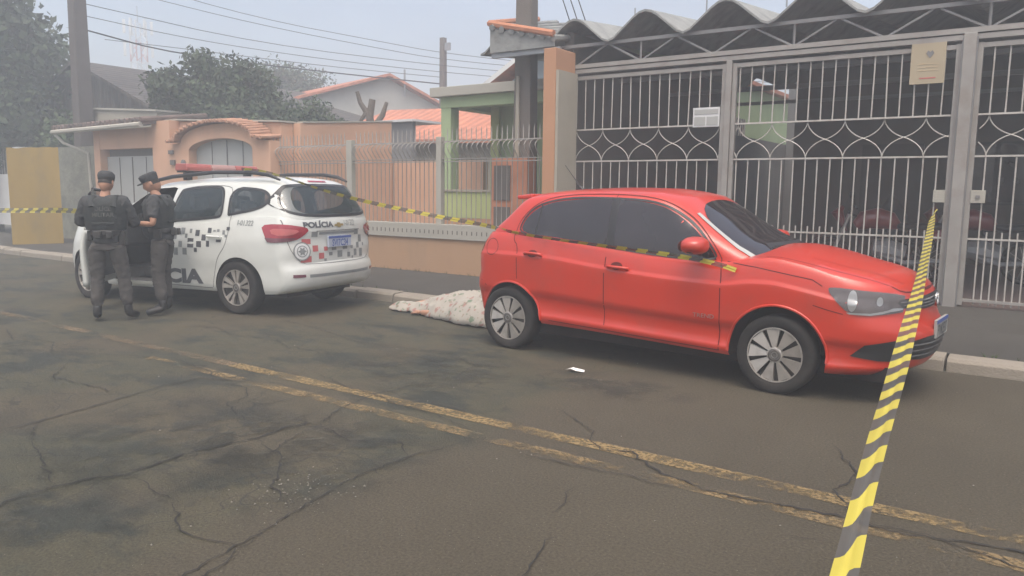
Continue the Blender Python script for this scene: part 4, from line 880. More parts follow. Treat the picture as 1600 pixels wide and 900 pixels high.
# poles and wires
def pole(x, y, h, w, label, m, arm=True):
    t = empty('power_pole', label, 'power pole', (x, y, 0)); mb = MB(); taper(mb, x, y, w, w, w * .72, w * .72, 0, h); P_(mb.obj('shaft', m, t))
    if arm: P_(MB().box(x - .04, x + .04, y - .5, y + .5, h - .55, h - .45).obj('crossarm', m, t)); 
    return t
pole(-21.47, 10.7, 9.5, .20, 'concrete power pole at the left in front of the big tree', M['poled'])
t = pole(-17.95, 21.5, 6.75, .12, 'slim power pole rising behind the green porch roof', M['pole'], False)
P_(MB().box(-17.8, -17.6, 21.4, 21.5, 6.3, 6.55).obj('insulator', M['antenna'], t))
WI = [[(-23.9, 13.2, 7.75), (-22.28, 16.95, 7.08), (-19.47, 20.12, 6.53), (-17.99, 21.46, 6.23), (-14.5, 24.0, 5.85), (-8, 28, 5.4)],
      [(-24.3, 13.5, 7.5), (-22.29, 16.95, 6.88), (-19.47, 20.12, 6.29), (-17.99, 21.46, 6.01), (-14.5, 24.1, 5.7), (-8, 28, 5.3)],
      [(-21.5, 10.7, 6.35), (-24.92, 12.78, 6.5), (-22.3, 16.94, 6.27), (-17.99, 21.46, 5.79), (-14.5, 24.0, 5.5), (-8, 28, 5.2)],
      [(-21.5, 10.7, 6.05), (-24.92, 12.76, 6.19), (-23.44, 15.31, 6.23), (-20.98, 18.54, 5.87), (-17.99, 21.46, 5.57), (-14.5, 24.0, 5.3)],
      [(-21.5, 10.7, 5.7), (-24.77, 13.06, 5.84), (-23.76, 14.81, 5.73), (-20.7, 18.86, 5.42), (-17.99, 21.46, 5.17)],
      [(-24.7, 13.1, 6.0), (-23.7, 14.9, 5.93), (-20.9, 18.7, 5.64), (-17.99, 21.46, 5.4)]]
for i, w in enumerate(WI):
    if i in (2, 3, 4): w = [(-21.47 + .0, 10.7, w[1][2] - .25)] + [p for p in w[2:]]
    mb = MB(); mb.tube(chaikin([tuple(p) for p in w], 2, False), .022 if i == 4 else .010, 5)
    tag(mb.obj('overhead_wire', M['wire'], None, True), ['highest overhead wire crossing the pale sky', 'second highest overhead wire crossing the sky', 'third overhead wire running from the left pole', 'fourth overhead wire down from the left pole', 'thick lowest overhead cable above the gable house', 'thin wire just above the thick lowest cable'][i], 'wire', 'overhead wires')
mb = MB(); mb.tube([(-13.55, 17.3, 0), (-13.55, 17.3, 3.95)], .02, 5).tube([(-13.8, 17.1, 3.93), (-13.45, 17.4, 3.95)], .02, 5); tag(mb.obj('roof_antenna', M['antenna']), 'thin antenna mast behind the white porch slab', 'antenna')

# ------------------------------------------------------------------ trees
def leaves(clumps, n, size, seed, squash=1):
    r = np.random.default_rng(seed); tot = sum(c[3] ** 2 for c in clumps); V = []; 
    for (cx, cy, cz, rad) in clumps:
        k = int(n * rad ** 2 / tot); d = r.normal(size=(k, 3)); d /= np.linalg.norm(d, axis=1)[:, None]
        rr = rad * (r.random(k) ** .35) * (1 + .22 * np.sin(d[:, 0] * 5 + seed) * np.cos(d[:, 2] * 6 + cx)); p = d * rr[:, None] * np.array([1, 1, squash]) + np.array([cx, cy, cz])
        a = r.normal(size=(k, 3)); a /= np.linalg.norm(a, axis=1)[:, None]; b = np.cross(a, d + r.normal(size=(k, 3)) * .4); b /= np.linalg.norm(b, axis=1)[:, None] + 1e-6
        s = size * r.uniform(.5, 1.4, k)[:, None]
        V.append(np.stack([p - a * s, p - b * s * .5, p + a * s, p + b * s * .5], 1))
    V = np.concatenate(V); nn = len(V); me = bpy.data.meshes.new('crown')
    me.from_pydata(V.reshape(-1, 3).tolist(), [], np.arange(nn * 4).reshape(-1, 4).tolist()); me.update(); return me
def tree(name, label, x, y, h, trunk_r, clumps, n, size, ml, seed, group=None, squash=1, branches=7):
    t = empty(name, label, 'tree', (x, y, 0), group=group); mb = MB(); top = Vector((x, y, h))
    mb.tube([(x, y, 0), (x + .1, y, h * .4), (x - .05, y + .1, h)], [trunk_r * 1.2, trunk_r, trunk_r * .5], 9); rs = random.Random(seed)
    for c in clumps[:branches]:
        a = Vector((x, y, h * rs.uniform(.55, .95))); b = Vector(c[:3]); mb.tube([a, a.lerp(b, .5) + Vector((0, 0, .2)), b], [trunk_r * .5, trunk_r * .3, trunk_r * .08], 6)
    P_(mb.obj('trunk', M['bark'], t, True)); o = link('crown', leaves(clumps, n, size, seed, squash), ml, t); P_(o); return t
def blob(cx, cy, cz, rx, ry, rz, k, rad, seed):
    r = random.Random(seed); out = []
    for _ in range(k):
        while 1:
            d = (r.uniform(-1, 1), r.uniform(-1, 1), r.uniform(-1, 1))
            if sum(q * q for q in d) <= 1: break
        out.append((cx + d[0] * rx, cy + d[1] * ry, cz + d[2] * rz, rad * r.uniform(.65, 1.25)))
    return out
tree('dense_tree', 'huge dark dense tree filling the upper left corner', -27.2, 10.4, 5, .4, blob(-27.2, 10.2, 5.2, 2.6, 2.5, 3.2, 46, 1.2, 1) + blob(-26.8, 10.4, 2.6, 2.2, 2.0, 1.5, 14, 1.1, 2), 26000, .13, M['leafd'], 1)
tree('dense_tree', 'dark ragged tree rising behind the arched gateway', -18.1, 12.9, 3.4, .2, blob(-18.1, 12.9, 3.9, .8, 1.15, .75, 22, .48, 5) + blob(-17.6, 13.3, 3.1, .9, 1.6, .5, 20, .5, 6) + blob(-18.0, 12.2, 4.55, .3, .4, .2, 4, .3, 7) + blob(-18.7, 11.7, 3.7, .4, .5, .4, 7, .42, 31), 19000, .075, M['leafd'], 2)
tree('round_tree', 'smooth dome shaped dark tree left of the gable house', -30.9, 25.3, 5, .3, blob(-30.9, 25.3, 5.85, 1.3, 1.8, 1.3, 30, .9, 8) + blob(-31, 25, 3.8, 1.3, 2.0, 1.3, 14, 1.0, 9), 14000, .10, M['leafd'], 3)
tree('hedge_mass', 'dark hedge mound in front of the gable house', -15.0, 13.6, 2, .12, blob(-15.9, 13.5, 2.9, .9, .8, .55, 22, .42, 12) + blob(-14.6, 13.5, 2.75, .8, .5, .45, 16, .36, 13), 14000, .055, M['leafd'], 4, squash=.8)
tree('leafy_bush', 'lighter green bush just above the peach wall', -15.9, 12.4, 2, .08, blob(-16.1, 12.5, 2.85, .5, .35, .22, 9, .25, 14), 2600, .05, M['leafm'], 6)
tree('leafy_bush', 'green shrub between the stone wall and the left pole', -22.6, 10.9, 1.8, .1, blob(-22.8, 10.9, 2.4, .8, .6, .7, 8, .55, 15), 3500, .08, M['leafm'], 7)
t = empty('pruned_tree', 'bare pruned tree stub with cut forked limbs before the gable', 'tree', (-14.15, 14.14, 0)); mb = MB(); X, Y = -14.15, 14.14
mb.tube([(X, Y, 0), (X, Y, 2.9), (X - .05, Y, 3.25), (X + .03, Y + .02, 3.68)], [.14, .12, .1, .085], 8).tube([(X - .02, Y, 3.2), (X - .2, Y - .18, 3.6), (X - .26, Y - .22, 3.86)], [.08, .06, .05], 7).tube([(X, Y, 2.9), (X + .2, Y + .2, 3.3), (X + .27, Y + .28, 3.62)], [.09, .07, .045], 7).tube([(X, Y, 2.8), (X - .2, Y - .2, 3.1), (X - .05, Y - .05, 3.45)], [.07, .06, .05], 7)
P_(mb.obj('trunk', M['bark'], t, True))

# ================================================================== RED HATCHBACK
def red_car():
    t = empty('hatchback_car', 'red five door hatchback parked at the kerb with tape across its side', 'car', (-3.97, 6.515, 0), R(-3.0))
    zb = K((-.55, .30), (-.4, .27), (.4, .275), (2.1, .235), (2.8, .20), (3.4, .215))
    zt = K((-.56, 1.02), (-.3, 1.065), (.3, 1.06), (1.0, .99), (1.7, .94), (2.05, .935), (2.25, .975), (2.4, .985), (2.6, .955), (2.85, .895), (3.07, .85), (3.25, .795), (3.36, .75))
    wx = K((-.5, .765), (0, .80), (1.2, .815), (2.5, .81), (2.9, .79), (3.3, .73)); fv = K((0, .94), (.05, .970), (.09, .976), (.13, .962), (.24, .956), (.31, .968), (.345, .990), (.5, .995), (.745, 1.002), (.765, 1.0), (.785, .984), (.86, .972), (.93, .956), (.98, .938), (1, .925))
    xR = K((0, -.40), (.08, -.50), (.3, -.555), (.45, -.55), (.52, -.525), (.7, -.53), (.88, -.48), (1, -.42)); xF = K((0, 3.28), (.08, 3.35), (.35, 3.40), (.52, 3.41), (.62, 3.37), (.75, 3.345), (.9, 3.34), (1, 3.30))
    rows = []
    for v in (0, .03, .06, .09, .11, .13, .18, .24, .29, .315, .345, .40, .46, .54, .62, .69, .735, .755, .765, .785, .81, .86, .92, .96, .985, 1):
        rows.append((v, (lambda x, v=v: wx(x) * fv(v)), xR(v), xF(v), .30, .62, 2.45))
    lower = shell(rows, lambda v, x, y: zb(x) + v * (zt(x) - zb(x)), lambda x, s: (.075 if x > 2.1 else .04) * math.sin(s * PI / 2))
    mats = [M['red'], M['gap']]; setm(lower, mats)
    cuts = []
    for (x, z, r) in ((.03, .29, .335), (2.47, .295, .355)):
        for sg in (-1, 1):
            c = cyl_y(x, z, r, min(sg * .5, sg * 1.1), max(sg * .5, sg * 1.1)); setm(c, mats); c.polygons.foreach_set('material_index', [1] * len(c.polygons)); cuts.append(c)
    full = lower.copy(); lower = boolean(lower, cuts)
    zr = K((-.1, 1.37), (.09, 1.41), (.33, 1.437), (.91, 1.46), (1.26, 1.455), (1.49, 1.43), (1.7, 1.395)); tap = K((-.4, .93), (.2, .985), (1.0, 1.0), (1.6, .99), (2.3, .94))
    gw = K((0, .757), (.2, .742), (.5, .705), (.75, .665), (.87, .635), (.94, .60), (1, .52)); gR = K((0, -.40), (.2, -.37), (.5, -.26), (.8, -.14), (.93, -.08), (1, .02)); gF = K((0, 2.50), (.3, 2.26), (.6, 1.99), (.85, 1.79), (1, 1.66))
    zl = lambda x: zt(x) - .05
    gr = [(v, (lambda x, v=v: gw(v) * tap(x)), gR(v), gF(v), .22, .34, 2.3) for v in (0, .1, .2, .3, .4, .5, .6, .7, .78, .84, .88, .92, .95, .975, 1)]
    green = shell(gr, lambda v, x, y: zl(x) + v * (zr(min(x, 1.7)) - zl(x)), lambda x, s: .032 * math.sin(s * PI / 2)); setm(green, mats)
    S = Surf(joinm([full, green])); body = joinm([lower, green])
    link('body', body, None, t, True, 40)
    glass = dict(off=.004, parent=t)
    for sg in (-1, 1):
        S.patch('rear_door_window', chaikin([(.10, 1.07), (.125, 1.19), (.24, 1.30), (.42, 1.358), (.7, 1.385), (1.0, 1.39), (1.0, 1.39), (1.005, 1.01), (1.005, 1.01), (.5, 1.05)], 2), 'side', .004, M['tint'], t, sg)
        S.patch('front_door_window', chaikin([(1.075, 1.005), (1.075, 1.005), (1.075, 1.385), (1.075, 1.385), (1.3, 1.372), (1.48, 1.335), (1.62, 1.27), (1.78, 1.16), (1.915, 1.03), (1.97, .945), (1.97, .945), (1.5, .963)], 2), 'side', .004, M['tint'], t, sg)
        S.patch('door_pillar', [(.99, 1.012), (.99, 1.392), (1.09, 1.387), (1.09, 1.003)], 'side', .003, M['blackp'], t, sg)
        mb = MB(); S.ribbon(mb, [(.29, 1.325), (.275, 1.07)], .018, 'side', .006, sg)
        fr = chaikin([(.08, 1.06), (.105, 1.19), (.22, 1.315), (.42, 1.374), (.7, 1.40), (1.3, 1.388), (1.49, 1.348), (1.63, 1.283), (1.795, 1.17), (1.93, 1.035), (1.99, .935), (1.5, .948), (1.0, .995), (.5, 1.036)], 2)
        S.ribbon(mb, fr, .016, 'side', .0055, sg, True); mb.obj('window_seal', M['blackp'], t, True)
        mb = MB()
        S.ribbon(mb, chaikin([(.11, .66), (.105, .96), (.05, 1.0), (.045, 1.09), (.09, 1.215), (.25, 1.36), (.5, 1.418), (.9, 1.432), (1.29, 1.42), (1.51, 1.375), (1.70, 1.27), (1.86, 1.14), (1.99, 1.0), (2.04, .88), (2.045, .5), (2.04, .262)], 2, False), .008, 'side', .002, sg)
        S.ribbon(mb, [(1.035, 1.0), (1.03, .9), (1.03, .28)], .008, 'side', .002, sg)
        S.ribbon(mb, [(1.03, 1.395), (1.03, 1.43)], .006, 'side', .006, sg)
        S.ribbon(mb, [(.46, .315), (.7, .308), (2.04, .265)], .007, 'side', .002, sg)
        S.ribbon(mb, [(2.06, .94), (2.3, .915), (2.7, .855), (2.77, .815)], .006, 'side', .002, sg)
        S.ribbon(mb, [(2.30, 1.0), (2.29, .925)], .006, 'side', .002, sg)
        S.ribbon(mb, [(2.72, .68), (2.80, .66), (2.92, .635)], .006, 'side', .002, sg); S.ribbon(mb, [(-.44, .64), (-.33, .62), (-.26, .57)], .006, 'side', .002, sg)
        mb.obj('panel_gaps', M['gapred'], t)
        if sg < 0:
            mb = MB(); S.ribbon(mb, [(-.20 + .072 * math.cos(a * PI / 12), .935 + .075 * math.sin(a * PI / 12)) for a in range(24)], .006, 'side', .002, sg, True); mb.obj('fuel_flap', M['gapred'], t)
            S.text('side_badge', 'TREND', 1.83, .505, .045, 'side', .004, M['chrome'], t, sg, 1, 1.2)
        for (xa, xb, z) in ((.20, .385, .885), (1.06, 1.245, .835)):
            S.patch('handle_recess', [(xa + .04 + .055 * math.cos(a * PI / 8) * 1.0 + .04, z + .012 + .032 * math.sin(a * PI / 8)) for a in range(16)], 'side', .003, M['gapred'], t, sg, .03)
            h1 = S.hit('side', xa, z, .028, sg); h2 = S.hit('side', xb, z - .006, .028, sg); a = S.hit('side', xa, z, -.005, sg); b = S.hit('side', xb, z - .006, -.005, sg)
            mb = MB(); mb.tube([a, a.lerp(h1, .6), h1.lerp(h2, .12), h1.lerp(h2, .5) + Vector((0, sg * .004, 0)), h1.lerp(h2, .88), b.lerp(h2, .6), b], [.012, .015, .016, .017, .016, .015, .012], 8, flat=.8); mb.obj('door_handle', M['red'], t, True, 60)
        # mirror
        mb = MB(); y0 = sg * .80
        mb.tube([(1.86, sg * .79, 1.0), (1.87, sg * .83, 1.015), (1.865, sg * .86, 1.04)], [.028, .03, .034], 8); foot = mb.obj('mirror_foot', M['blackp'], t, True)
        me = bpy.data.meshes.new('m'); bm = bmesh.new(); bmesh.ops.create_uvsphere(bm, u_segments=24, v_segments=14, radius=1)
        for v in bm.verts:
            x, y, z = v.co; f = lambda q, e: math.copysign(abs(q) ** e, q)
            v.co = Vector((1.865 + .085 * f(x, .8) + (.02 if x > 0 else 0) * abs(x), sg * (.915 + .125 * f(y, .8)), 1.058 + .066 * f(z, .8) * (1 - .12 * y * 1)))
        bm.to_mesh(me); bm.free(); mo = link('mirror', me, M['red'], t, True, 60)
        mb = MB(); mb.add([(1.775, sg * (.905 + .1 * math.cos(a * PI / 8)), 1.052 + .045 * math.sin(a * PI / 8)) for a in range(16)], [tuple(range(16))]); mb.obj('mirror_glass', M['chrome'], mo)
        mb = MB(); mb.tube([(1.868, sg * (.80 + .21 * k / 8), 1.008 + .004 * math.sin(k)) for k in range(9)], [.045] * 7 + [.04, .02], 8, flat=.25); mb.obj('mirror_base', M['blackp'], mo, True)
        # lights
        dv = ('d', Vector((-.16, .987 * (1 if sg < 0 else -1), 0)), .56 * sg)
        hl = chaikin([(2.76, .805), (2.82, .815), (3.0, .80), (3.15, .785), (3.25, .762), (3.25, .762), (3.245, .655), (3.245, .655), (3.1, .635), (2.93, .637), (2.85, .70)], 2)
        hm = patchd(S, 'headlight', hl, dv, .005, M['lampbk'], t, .035)
        for (cx, cz, r, mm) in ((2.935, .728, .05, 'chrome'), (3.10, .715, .046, 'lampbk')):
            patchd(S, 'reflector', [(cx + r * .62 * math.cos(a * PI / 8), cz + r * 1.45 * math.sin(a * PI / 8)) for a in range(16)], dv, .009, M[mm], hm, .02)
        patchd(S, 'bulb', [(3.10 + .02 * math.cos(a * PI / 6), .725 + .033 * math.sin(a * PI / 6)) for a in range(12)], dv, .012, M['chrome'], hm, .02)
        patchd(S, 'trim_strip', [(2.90, .650), (3.05, .648), (3.12, .662), (3.18, .678), (3.24, .68), (3.24, .668), (3.17, .66), (3.12, .645), (3.05, .634), (2.92, .638)], dv, .011, M['chrome'], hm, .03)
        o = patchd(S, 'headlight_lens', hl, dv, .016, M['lampg'], hm, .035)
        S.patch('tail_light', chaikin([(-.50, .80), (-.49, 1.0), (-.40, 1.055), (-.355, 1.04), (-.36, .95), (-.44, .80)], 1), 'side', .006, M['redlens'], t, sg, .03)
        wheel('wheel', t, 0, sg * .705, .288, .205, .185, 'blade', sg); wheel('wheel', t, 2.47, sg * .715, .288, .205, .185, 'blade', sg)
        # wheel arch lips
        for (x, z, r) in ((.03, .29, .338), (2.47, .295, .358)):
            mb = MB(); pts = [S.hit('side', x + r * math.cos(a), z + r * math.sin(a), .004, sg) for a in [PI * (-.02 + 1.04 * k / 26) for k in range(27)]]; mb.tube(pts, .010, 6); mb.obj('arch_lip', M['red'], t, True)
    # windscreen, rear glass (from above / behind)
    ws = chaikin([(1.70, -.52), (1.665, 0), (1.70, .52), (2.13, .63), (2.30, .63), (2.46, .42), (2.50, 0), (2.46, -.42), (2.30, -.63), (2.13, -.63)], 2)
    S2 = Surf(green); S2.patch('windscreen', ws, 'top', .004, M['tint'], t)
    for sg in (-1, 1):
        mb = MB(); S2.ribbon(mb, [(1.72, sg * .535), (1.9, sg * .585), (2.10, sg * .635), (2.24, sg * .655)], .035, 'top', .006, 1); mb.obj('windscreen_reflection', M['door'], t, True)  # pale reflection along the glass edge, laid on as a grey strip
    S2.patch('rear_window', chaikin([(-.55, 1.10), (-.45, 1.33), (.45, 1.33), (.55, 1.10), (.4, 1.07), (-.4, 1.07)], 2), 'rear', .004, M['tint'], t)
    mb = MB(); [mb.tube([S2.hit('top', 2.44 + (b - 2.44) * k / 5, a + (c - a) * k / 5, .012) for k in range(6)], .008, 5) for a, b, c in ((-.40, 2.38, .12), (.10, 2.34, .50))]; mb.obj('wiper', M['blackp'], t)
    mb = MB(); S2.ribbon(mb, [(2.31, -.60), (2.46, -.40), (2.50, 0), (2.46, .40), (2.31, .60)], .05, 'top', .006); mb.obj('cowl', M['blackp'], t)
    # spoiler and roof aerial
    mb = MB(); mb.add([(.05, -.50, 1.425), (.05, .50, 1.425), (-.13, -.50, 1.405), (-.13, .50, 1.405), (-.12, -.5, 1.37), (-.12, .5, 1.37), (.06, -.5, 1.38), (.06, .5, 1.38)], [(0, 1, 3, 2), (2, 3, 5, 4), (4, 5, 7, 6), (0, 6, 7, 1), (0, 2, 4, 6), (1, 7, 5, 3)]); mb.obj('roof_spoiler', M['red'], t, bevel=.012)
    mb = MB(); mb.tube([(.27, 0, 1.48), (.08, 0, 1.70)], [.006, .003], 6); mb.tube([(.29, 0, 1.465), (.26, 0, 1.49)], .014, 8); mb.obj('aerial', M['blackp'], t)
    # front: grille, emblem, lower grille, plate
    gp = chaikin([(-.58, .735), (-.5, .66), (.5, .66), (.58, .735), (.4, .745), (-.4, .745)], 1); S.patch('grille', gp, 'front', .006, M['blackp'], t, 1, .04)
    mb = MB()
    for k, z in enumerate((.68, .70, .72)): S.ribbon(mb, [(-.5 - k * .02, z), (.5 + k * .02, z)], .006, 'front', .012)
    mb.obj('grille_slats', M['gargrey'], t)
    e = S.hit('front', 0, .70, .02); mb = MB()
    mb.lathe([(0, .052), (.012, .052), (.012, .045), (0, .045)], 30, 'x', (e.x, 0, e.z)); em = mb.obj('emblem', M['chrome'], t, True)
    mb = MB(); 
    for pts in ([(-.02, .042), (0, .006), (.02, .042)], [(-.040, .018), (-.016, -.040), (0, -.004), (.016, -.040), (.040, .018)]): mb.tube([(e.x + .008, a, e.z + b) for a, b in pts], .0045, 5)
    mb.obj('emblem_letters', M['chrome'], em)
    dv = ('d', Vector((-.16, .987, 0)), -.56); dv2 = ('d', Vector((-.16, -.987, 0)), .56)
    lg = [(-.56, .33), (-.50, .46), (-.35, .475), (.35, .475), (.50, .46), (.56, .33), (.35, .31), (-.35, .31)]
    lgp = S.patch('lower_grille', lg, 'front', .005, M['blackp'], t, 1, .04)
    for d_ in (dv, dv2): patchd(S, 'lower_grille_end', [(2.94, .345), (3.03, .43), (3.22, .468), (3.30, .47), (3.30, .31), (3.12, .318)], d_, .005, M['blackp'], t, .04)
    mb = MB()
    for z in (.35, .39, .43): S.ribbon(mb, [(-.5, z), (.5, z)], .010, 'front', .012)
    mb.obj('lower_grille_slats', M['gargrey'], t)
    pl = MB().box(-.010, .010, -.20, .20, .445, .575).obj('licence_plate', M['platef'], t, bevel=.003); pl.location = (3.405, -.02, 0); pl.rotation_euler = (0, 0, R(-1)); MB().box(.0105, .0125, -.20, .20, .548, .575).obj('plate_band', M['plateb'], pl)
    textmesh('FYM2E07', .115, M['decal'], 'plate_text', pl, Matrix(((0, 0, 1, .012), (1, 0, 0, 0), (0, 1, 0, .457), (0, 0, 0, 1))), .002, .72)
    # hood crease lines and reflections come from the paint; wrinkle lines of the bonnet edge
    mb = MB(); S.ribbon(mb, chaikin([(2.34, -.70), (2.6, -.685), (2.9, -.64), (3.12, -.58), (3.26, -.45), (3.31, 0), (3.26, .45), (3.12, .58), (2.9, .64), (2.6, .685), (2.34, .70)], 2, False), .007, 'top', .002); mb.obj('bonnet_gap', M['gapred'], t)
    mb = MB(); S.ribbon(mb, [(2.62, -.50), (2.9, -.46), (3.2, -.36)], .012, 'top', .004); S.ribbon(mb, [(2.62, .50), (2.9, .46), (3.2, .36)], .012, 'top', .004); mb.obj('bonnet_crease', M['red'], t, True)
    mb = MB().box(-.3, 3.2, -.62, .62, .16, .27); mb.obj('underbody', M['gap'], t)
    bp = MB().box(-.575, -.56, -.2, .2, .60, .73).obj('licence_plate', M['plate'], t)
    return t
def patchd(S, name, poly, dv, off, m, parent, res=.04):
    _, d, y0 = dv
    old = S.hit
    def hit(view, a, b, o_, sgn=1):
        o = Vector((a, y0, b)) - d * 2.0; h = S.bvh.ray_cast(o, d)
        if h[0] is None: h = S.bvh.find_nearest(o + d * 2.0)
        n = h[1]
        if n.dot(d) > 0: n = -n
        return h[0] + n * o_
    S.hit = hit
    try: o = S.patch(name, poly, 'x', off, m, parent, 1, res)
    finally: S.hit = old
    return o
red_car()

# ================================================================== WHITE POLICE CAR
def police_car():
    SX = .98
    t = empty('police_car', 'white police people carrier with red light bar and its driver door open', 'police car', (-7.698, 6.192, 0), R(180 + 8.97), scale=SX)
    zb = K((-.95, .36), (-.8, .30), (-.4, .26), (.4, .25), (2.1, .22), (2.8, .22), (3.5, .22))
    zt = K((-.9, 1.15), (-.5, 1.15), (-.3, 1.145), (.3, 1.075), (1.2, 1.0), (2.0, .97), (2.35, 1.0), (2.6, 1.0), (3.0, .94), (3.3, .86), (3.47, .78))
    wx = K((-.85, .82), (-.3, .855), (.3, .865), (2.5, .865), (3.0, .84), (3.4, .76)); fv = K((0, .94), (.05, .968), (.12, .98), (.3, .985), (.5, 1.0), (.68, 1.0), (.8, .982), (.9, .962), (1, .935))
    xR = K((0, -.83), (.06, -.90), (.2, -.915), (.3, -.905), (.37, -.865), (.55, -.865), (.68, -.85), (.8, -.865), (.9, -.86), (1, -.83)); xF = K((0, 3.28), (.1, 3.37), (.4, 3.41), (.6, 3.38), (1, 3.32))
    rows = [(v, (lambda x, v=v: wx(x) * fv(v)), xR(v), xF(v), .26, .80, 2.15) for v in (0, .03, .06, .12, .2, .27, .32, .37, .45, .5, .55, .6, .66, .72, .78, .82, .86, .9, .95, .98, 1)]
    lower = shell(rows, lambda v, x, y: zb(x) + v * (zt(x) - zb(x)), lambda x, s: (.08 if x > 2.2 else .02) * math.sin(s * PI / 2))
    mats = [M['white'], M['gap'], M['interior']]; setm(lower, mats); full = lower.copy()
    def setc(c, i): setm(c, mats); c.polygons.foreach_set('material_index', [i] * len(c.polygons)); return c
    cuts = []
    for (x, z, r) in ((-.05, .31, .365), (2.60, .31, .365)):
        for sg in (-1, 1): cuts.append(setc(cyl_y(x, z, r, min(sg * .5, sg * 1.2), max(sg * .5, sg * 1.2)), 1))
    cuts.append(setc(MB().box(-.5, 2.5, -.74, .74, .42, 1.6).mesh('c'), 2))
    door = [(1.20, .30), (1.20, 1.6), (2.15, 1.6), (2.15, .75), (2.08, .30)]
    cuts.append(setc(MB().prism(door, 'y', .4, 1.2).mesh('c'), 2))
    lower = boolean(lower, cuts)
    zr = K((-.62, 1.545), (-.4, 1.57), (0, 1.585), (.5, 1.585), (1.0, 1.56), (1.5, 1.505), (1.75, 1.455)); tap = K((-.7, .94), (0, .99), (.6, 1.0), (1.6, .99), (2.6, .93))
    gw = K((0, .805), (.3, .775), (.6, .725), (.82, .675), (.92, .64), (1, .56)); gR = K((0, -.835), (.15, -.83), (.4, -.77), (.7, -.68), (.88, -.63), (1, -.52)); gF = K((0, 2.85), (.3, 2.5), (.6, 2.15), (.85, 1.88), (1, 1.70))
    zl = lambda x: zt(min(x, 2.3)) - .05
    def gh(dw, dz, dx, zlow=0):
        gr = [(v, (lambda x, v=v: (gw(v) - dw) * tap(x)), gR(v) + dx, gF(v) - dx, .26, .4, 2.5) for v in (0, .12, .25, .38, .5, .62, .72, .8, .86, .91, .95, .98, 1)]
        m = shell(gr, lambda v, x, y: zl(x) - zlow + v * (zr(min(x, 1.75)) - zl(x) - dz + zlow), lambda x, s: .035 * math.sin(s * PI / 2)); setm(m, mats); return m
    green = gh(0, 0, 0); S = Surf(joinm([full, green])); SG = Surf(green)
    def stretch(poly, k): return lampish(poly, k)
    wr = chaikin([(1.13, 1.06), (1.13, 1.06), (1.0, 1.40), (.95, 1.455), (.38, 1.485), (.28, 1.455), (.25, 1.3), (.25, 1.16), (.30, 1.125)], 2)
    wq = chaikin([(.16, 1.475), (.14, 1.16), (.14, 1.16), (-.30, 1.235), (-.44, 1.32), (-.42, 1.40), (-.28, 1.46)], 2)
    wf = chaikin([(1.24, 1.06), (1.12, 1.40), (1.16, 1.46), (1.45, 1.43), (1.72, 1.32), (2.05, 1.06), (2.05, 1.06)], 2)
    wb = chaikin([(.68, 1.19), (.735, 1.27), (.64, 1.46), (.52, 1.515), (-.52, 1.515), (-.64, 1.46), (-.735, 1.27), (-.68, 1.19), (-.4, 1.16), (.4, 1.16)], 2)
    inner = gh(.045, .045, .05, .12); inner.polygons.foreach_set('material_index', [2] * len(inner.polygons))
    cuts = [inner] + [setc(MB().prism(stretch(w, .94), 'y', a, b).mesh('c'), 2) for w in (wr, wq) for a, b in ((.3, 1.3), (-1.3, -.3))]
    cuts += [setc(MB().prism(stretch(wf, .94), 'y', -1.3, -.3).mesh('c'), 2), setc(MB().prism([(1.22, .8), (1.08, 1.46), (1.14, 1.475), (1.45, 1.452), (1.76, 1.34), (2.12, 1.03), (2.12, .8)], 'y', .3, 1.3).mesh('c'), 2)]
    cuts += [setc(MB().prism([(a * .84, 1.335 + (b - 1.335) * .94) for a, b in wb], 'x', -1.5, -.45).mesh('c'), 2)]
    greenc = boolean(green.copy(), cuts)
    body = joinm([lower, greenc]); link('body', body, None, t, True, 40)
    for sg in (-1, 1):
        S.patch('rear_door_window', wr, 'side', .003, M['glass'], t, sg); S.patch('quarter_window', wq, 'side', .003, M['glass'], t, sg)
        if sg < 0: S.patch('front_door_window', wf, 'side', .003, M['glass'], t, sg)
        for w_ in (wr, wq): mb = MB(); S.ribbon(mb, w_, .03, 'side', .005, sg, True); mb.obj('window_seal', M['blackp'], t, True)
        mb = MB(); S.ribbon(mb, chaikin([(.36, .30), (.30, .55), (.24, .68), (.13, .80), (.09, .95), (.085, 1.1), (.13, 1.42), (.2, 1.505), (.84, 1.49), (1.0, 1.40), (1.16, 1.0), (1.185, .85), (1.185, .31)], 2, False), .009, 'side', .002, sg)
        S.ribbon(mb, [(1.18, .29), (.37, .29)], .008, 'side', .002, sg); mb.obj('panel_gaps', M['gapw'], t)
        h1, h2 = S.hit('side', .40, .90, .03, sg), S.hit('side', .19, .895, .03, sg); a, b = S.hit('side', .40, .90, -.01, sg), S.hit('side', .19, .895, -.01, sg)
        mb = MB(); mb.tube([a, h1, h1.lerp(h2, .5), h2, b], .014, 8); mb.obj('door_handle', M['white'], t, True)
        # tail light wraps the corner
        d = Vector((.667, -.745 * sg, 0)); dv = ('d', d, .8 * sg)
        tl = chaikin([(-.38, 1.055), (-.6, 1.075), (-.9, 1.055), (-1.10, 1.015), (-.98, .93), (-.86, .885), (-.6, .865), (-.47, .865), (-.42, .95)], 1)
        o = patchd(S, 'tail_light', tl, dv, .008, M['redlens'], t, .04); patchd(S, 'tail_light_core', chaikin([(-.50, 1.02), (-.75, 1.02), (-.95, 1.0), (-.85, .95), (-.55, .94)], 1), dv, .012, M['decalr'], o, .04)
        patchd(S, 'tail_light_base', [(-.47, .868), (-.43, .915), (-.66, .915), (-.90, .92), (-.84, .888), (-.6, .868)], dv, .012, M['darklens'], o, .04)
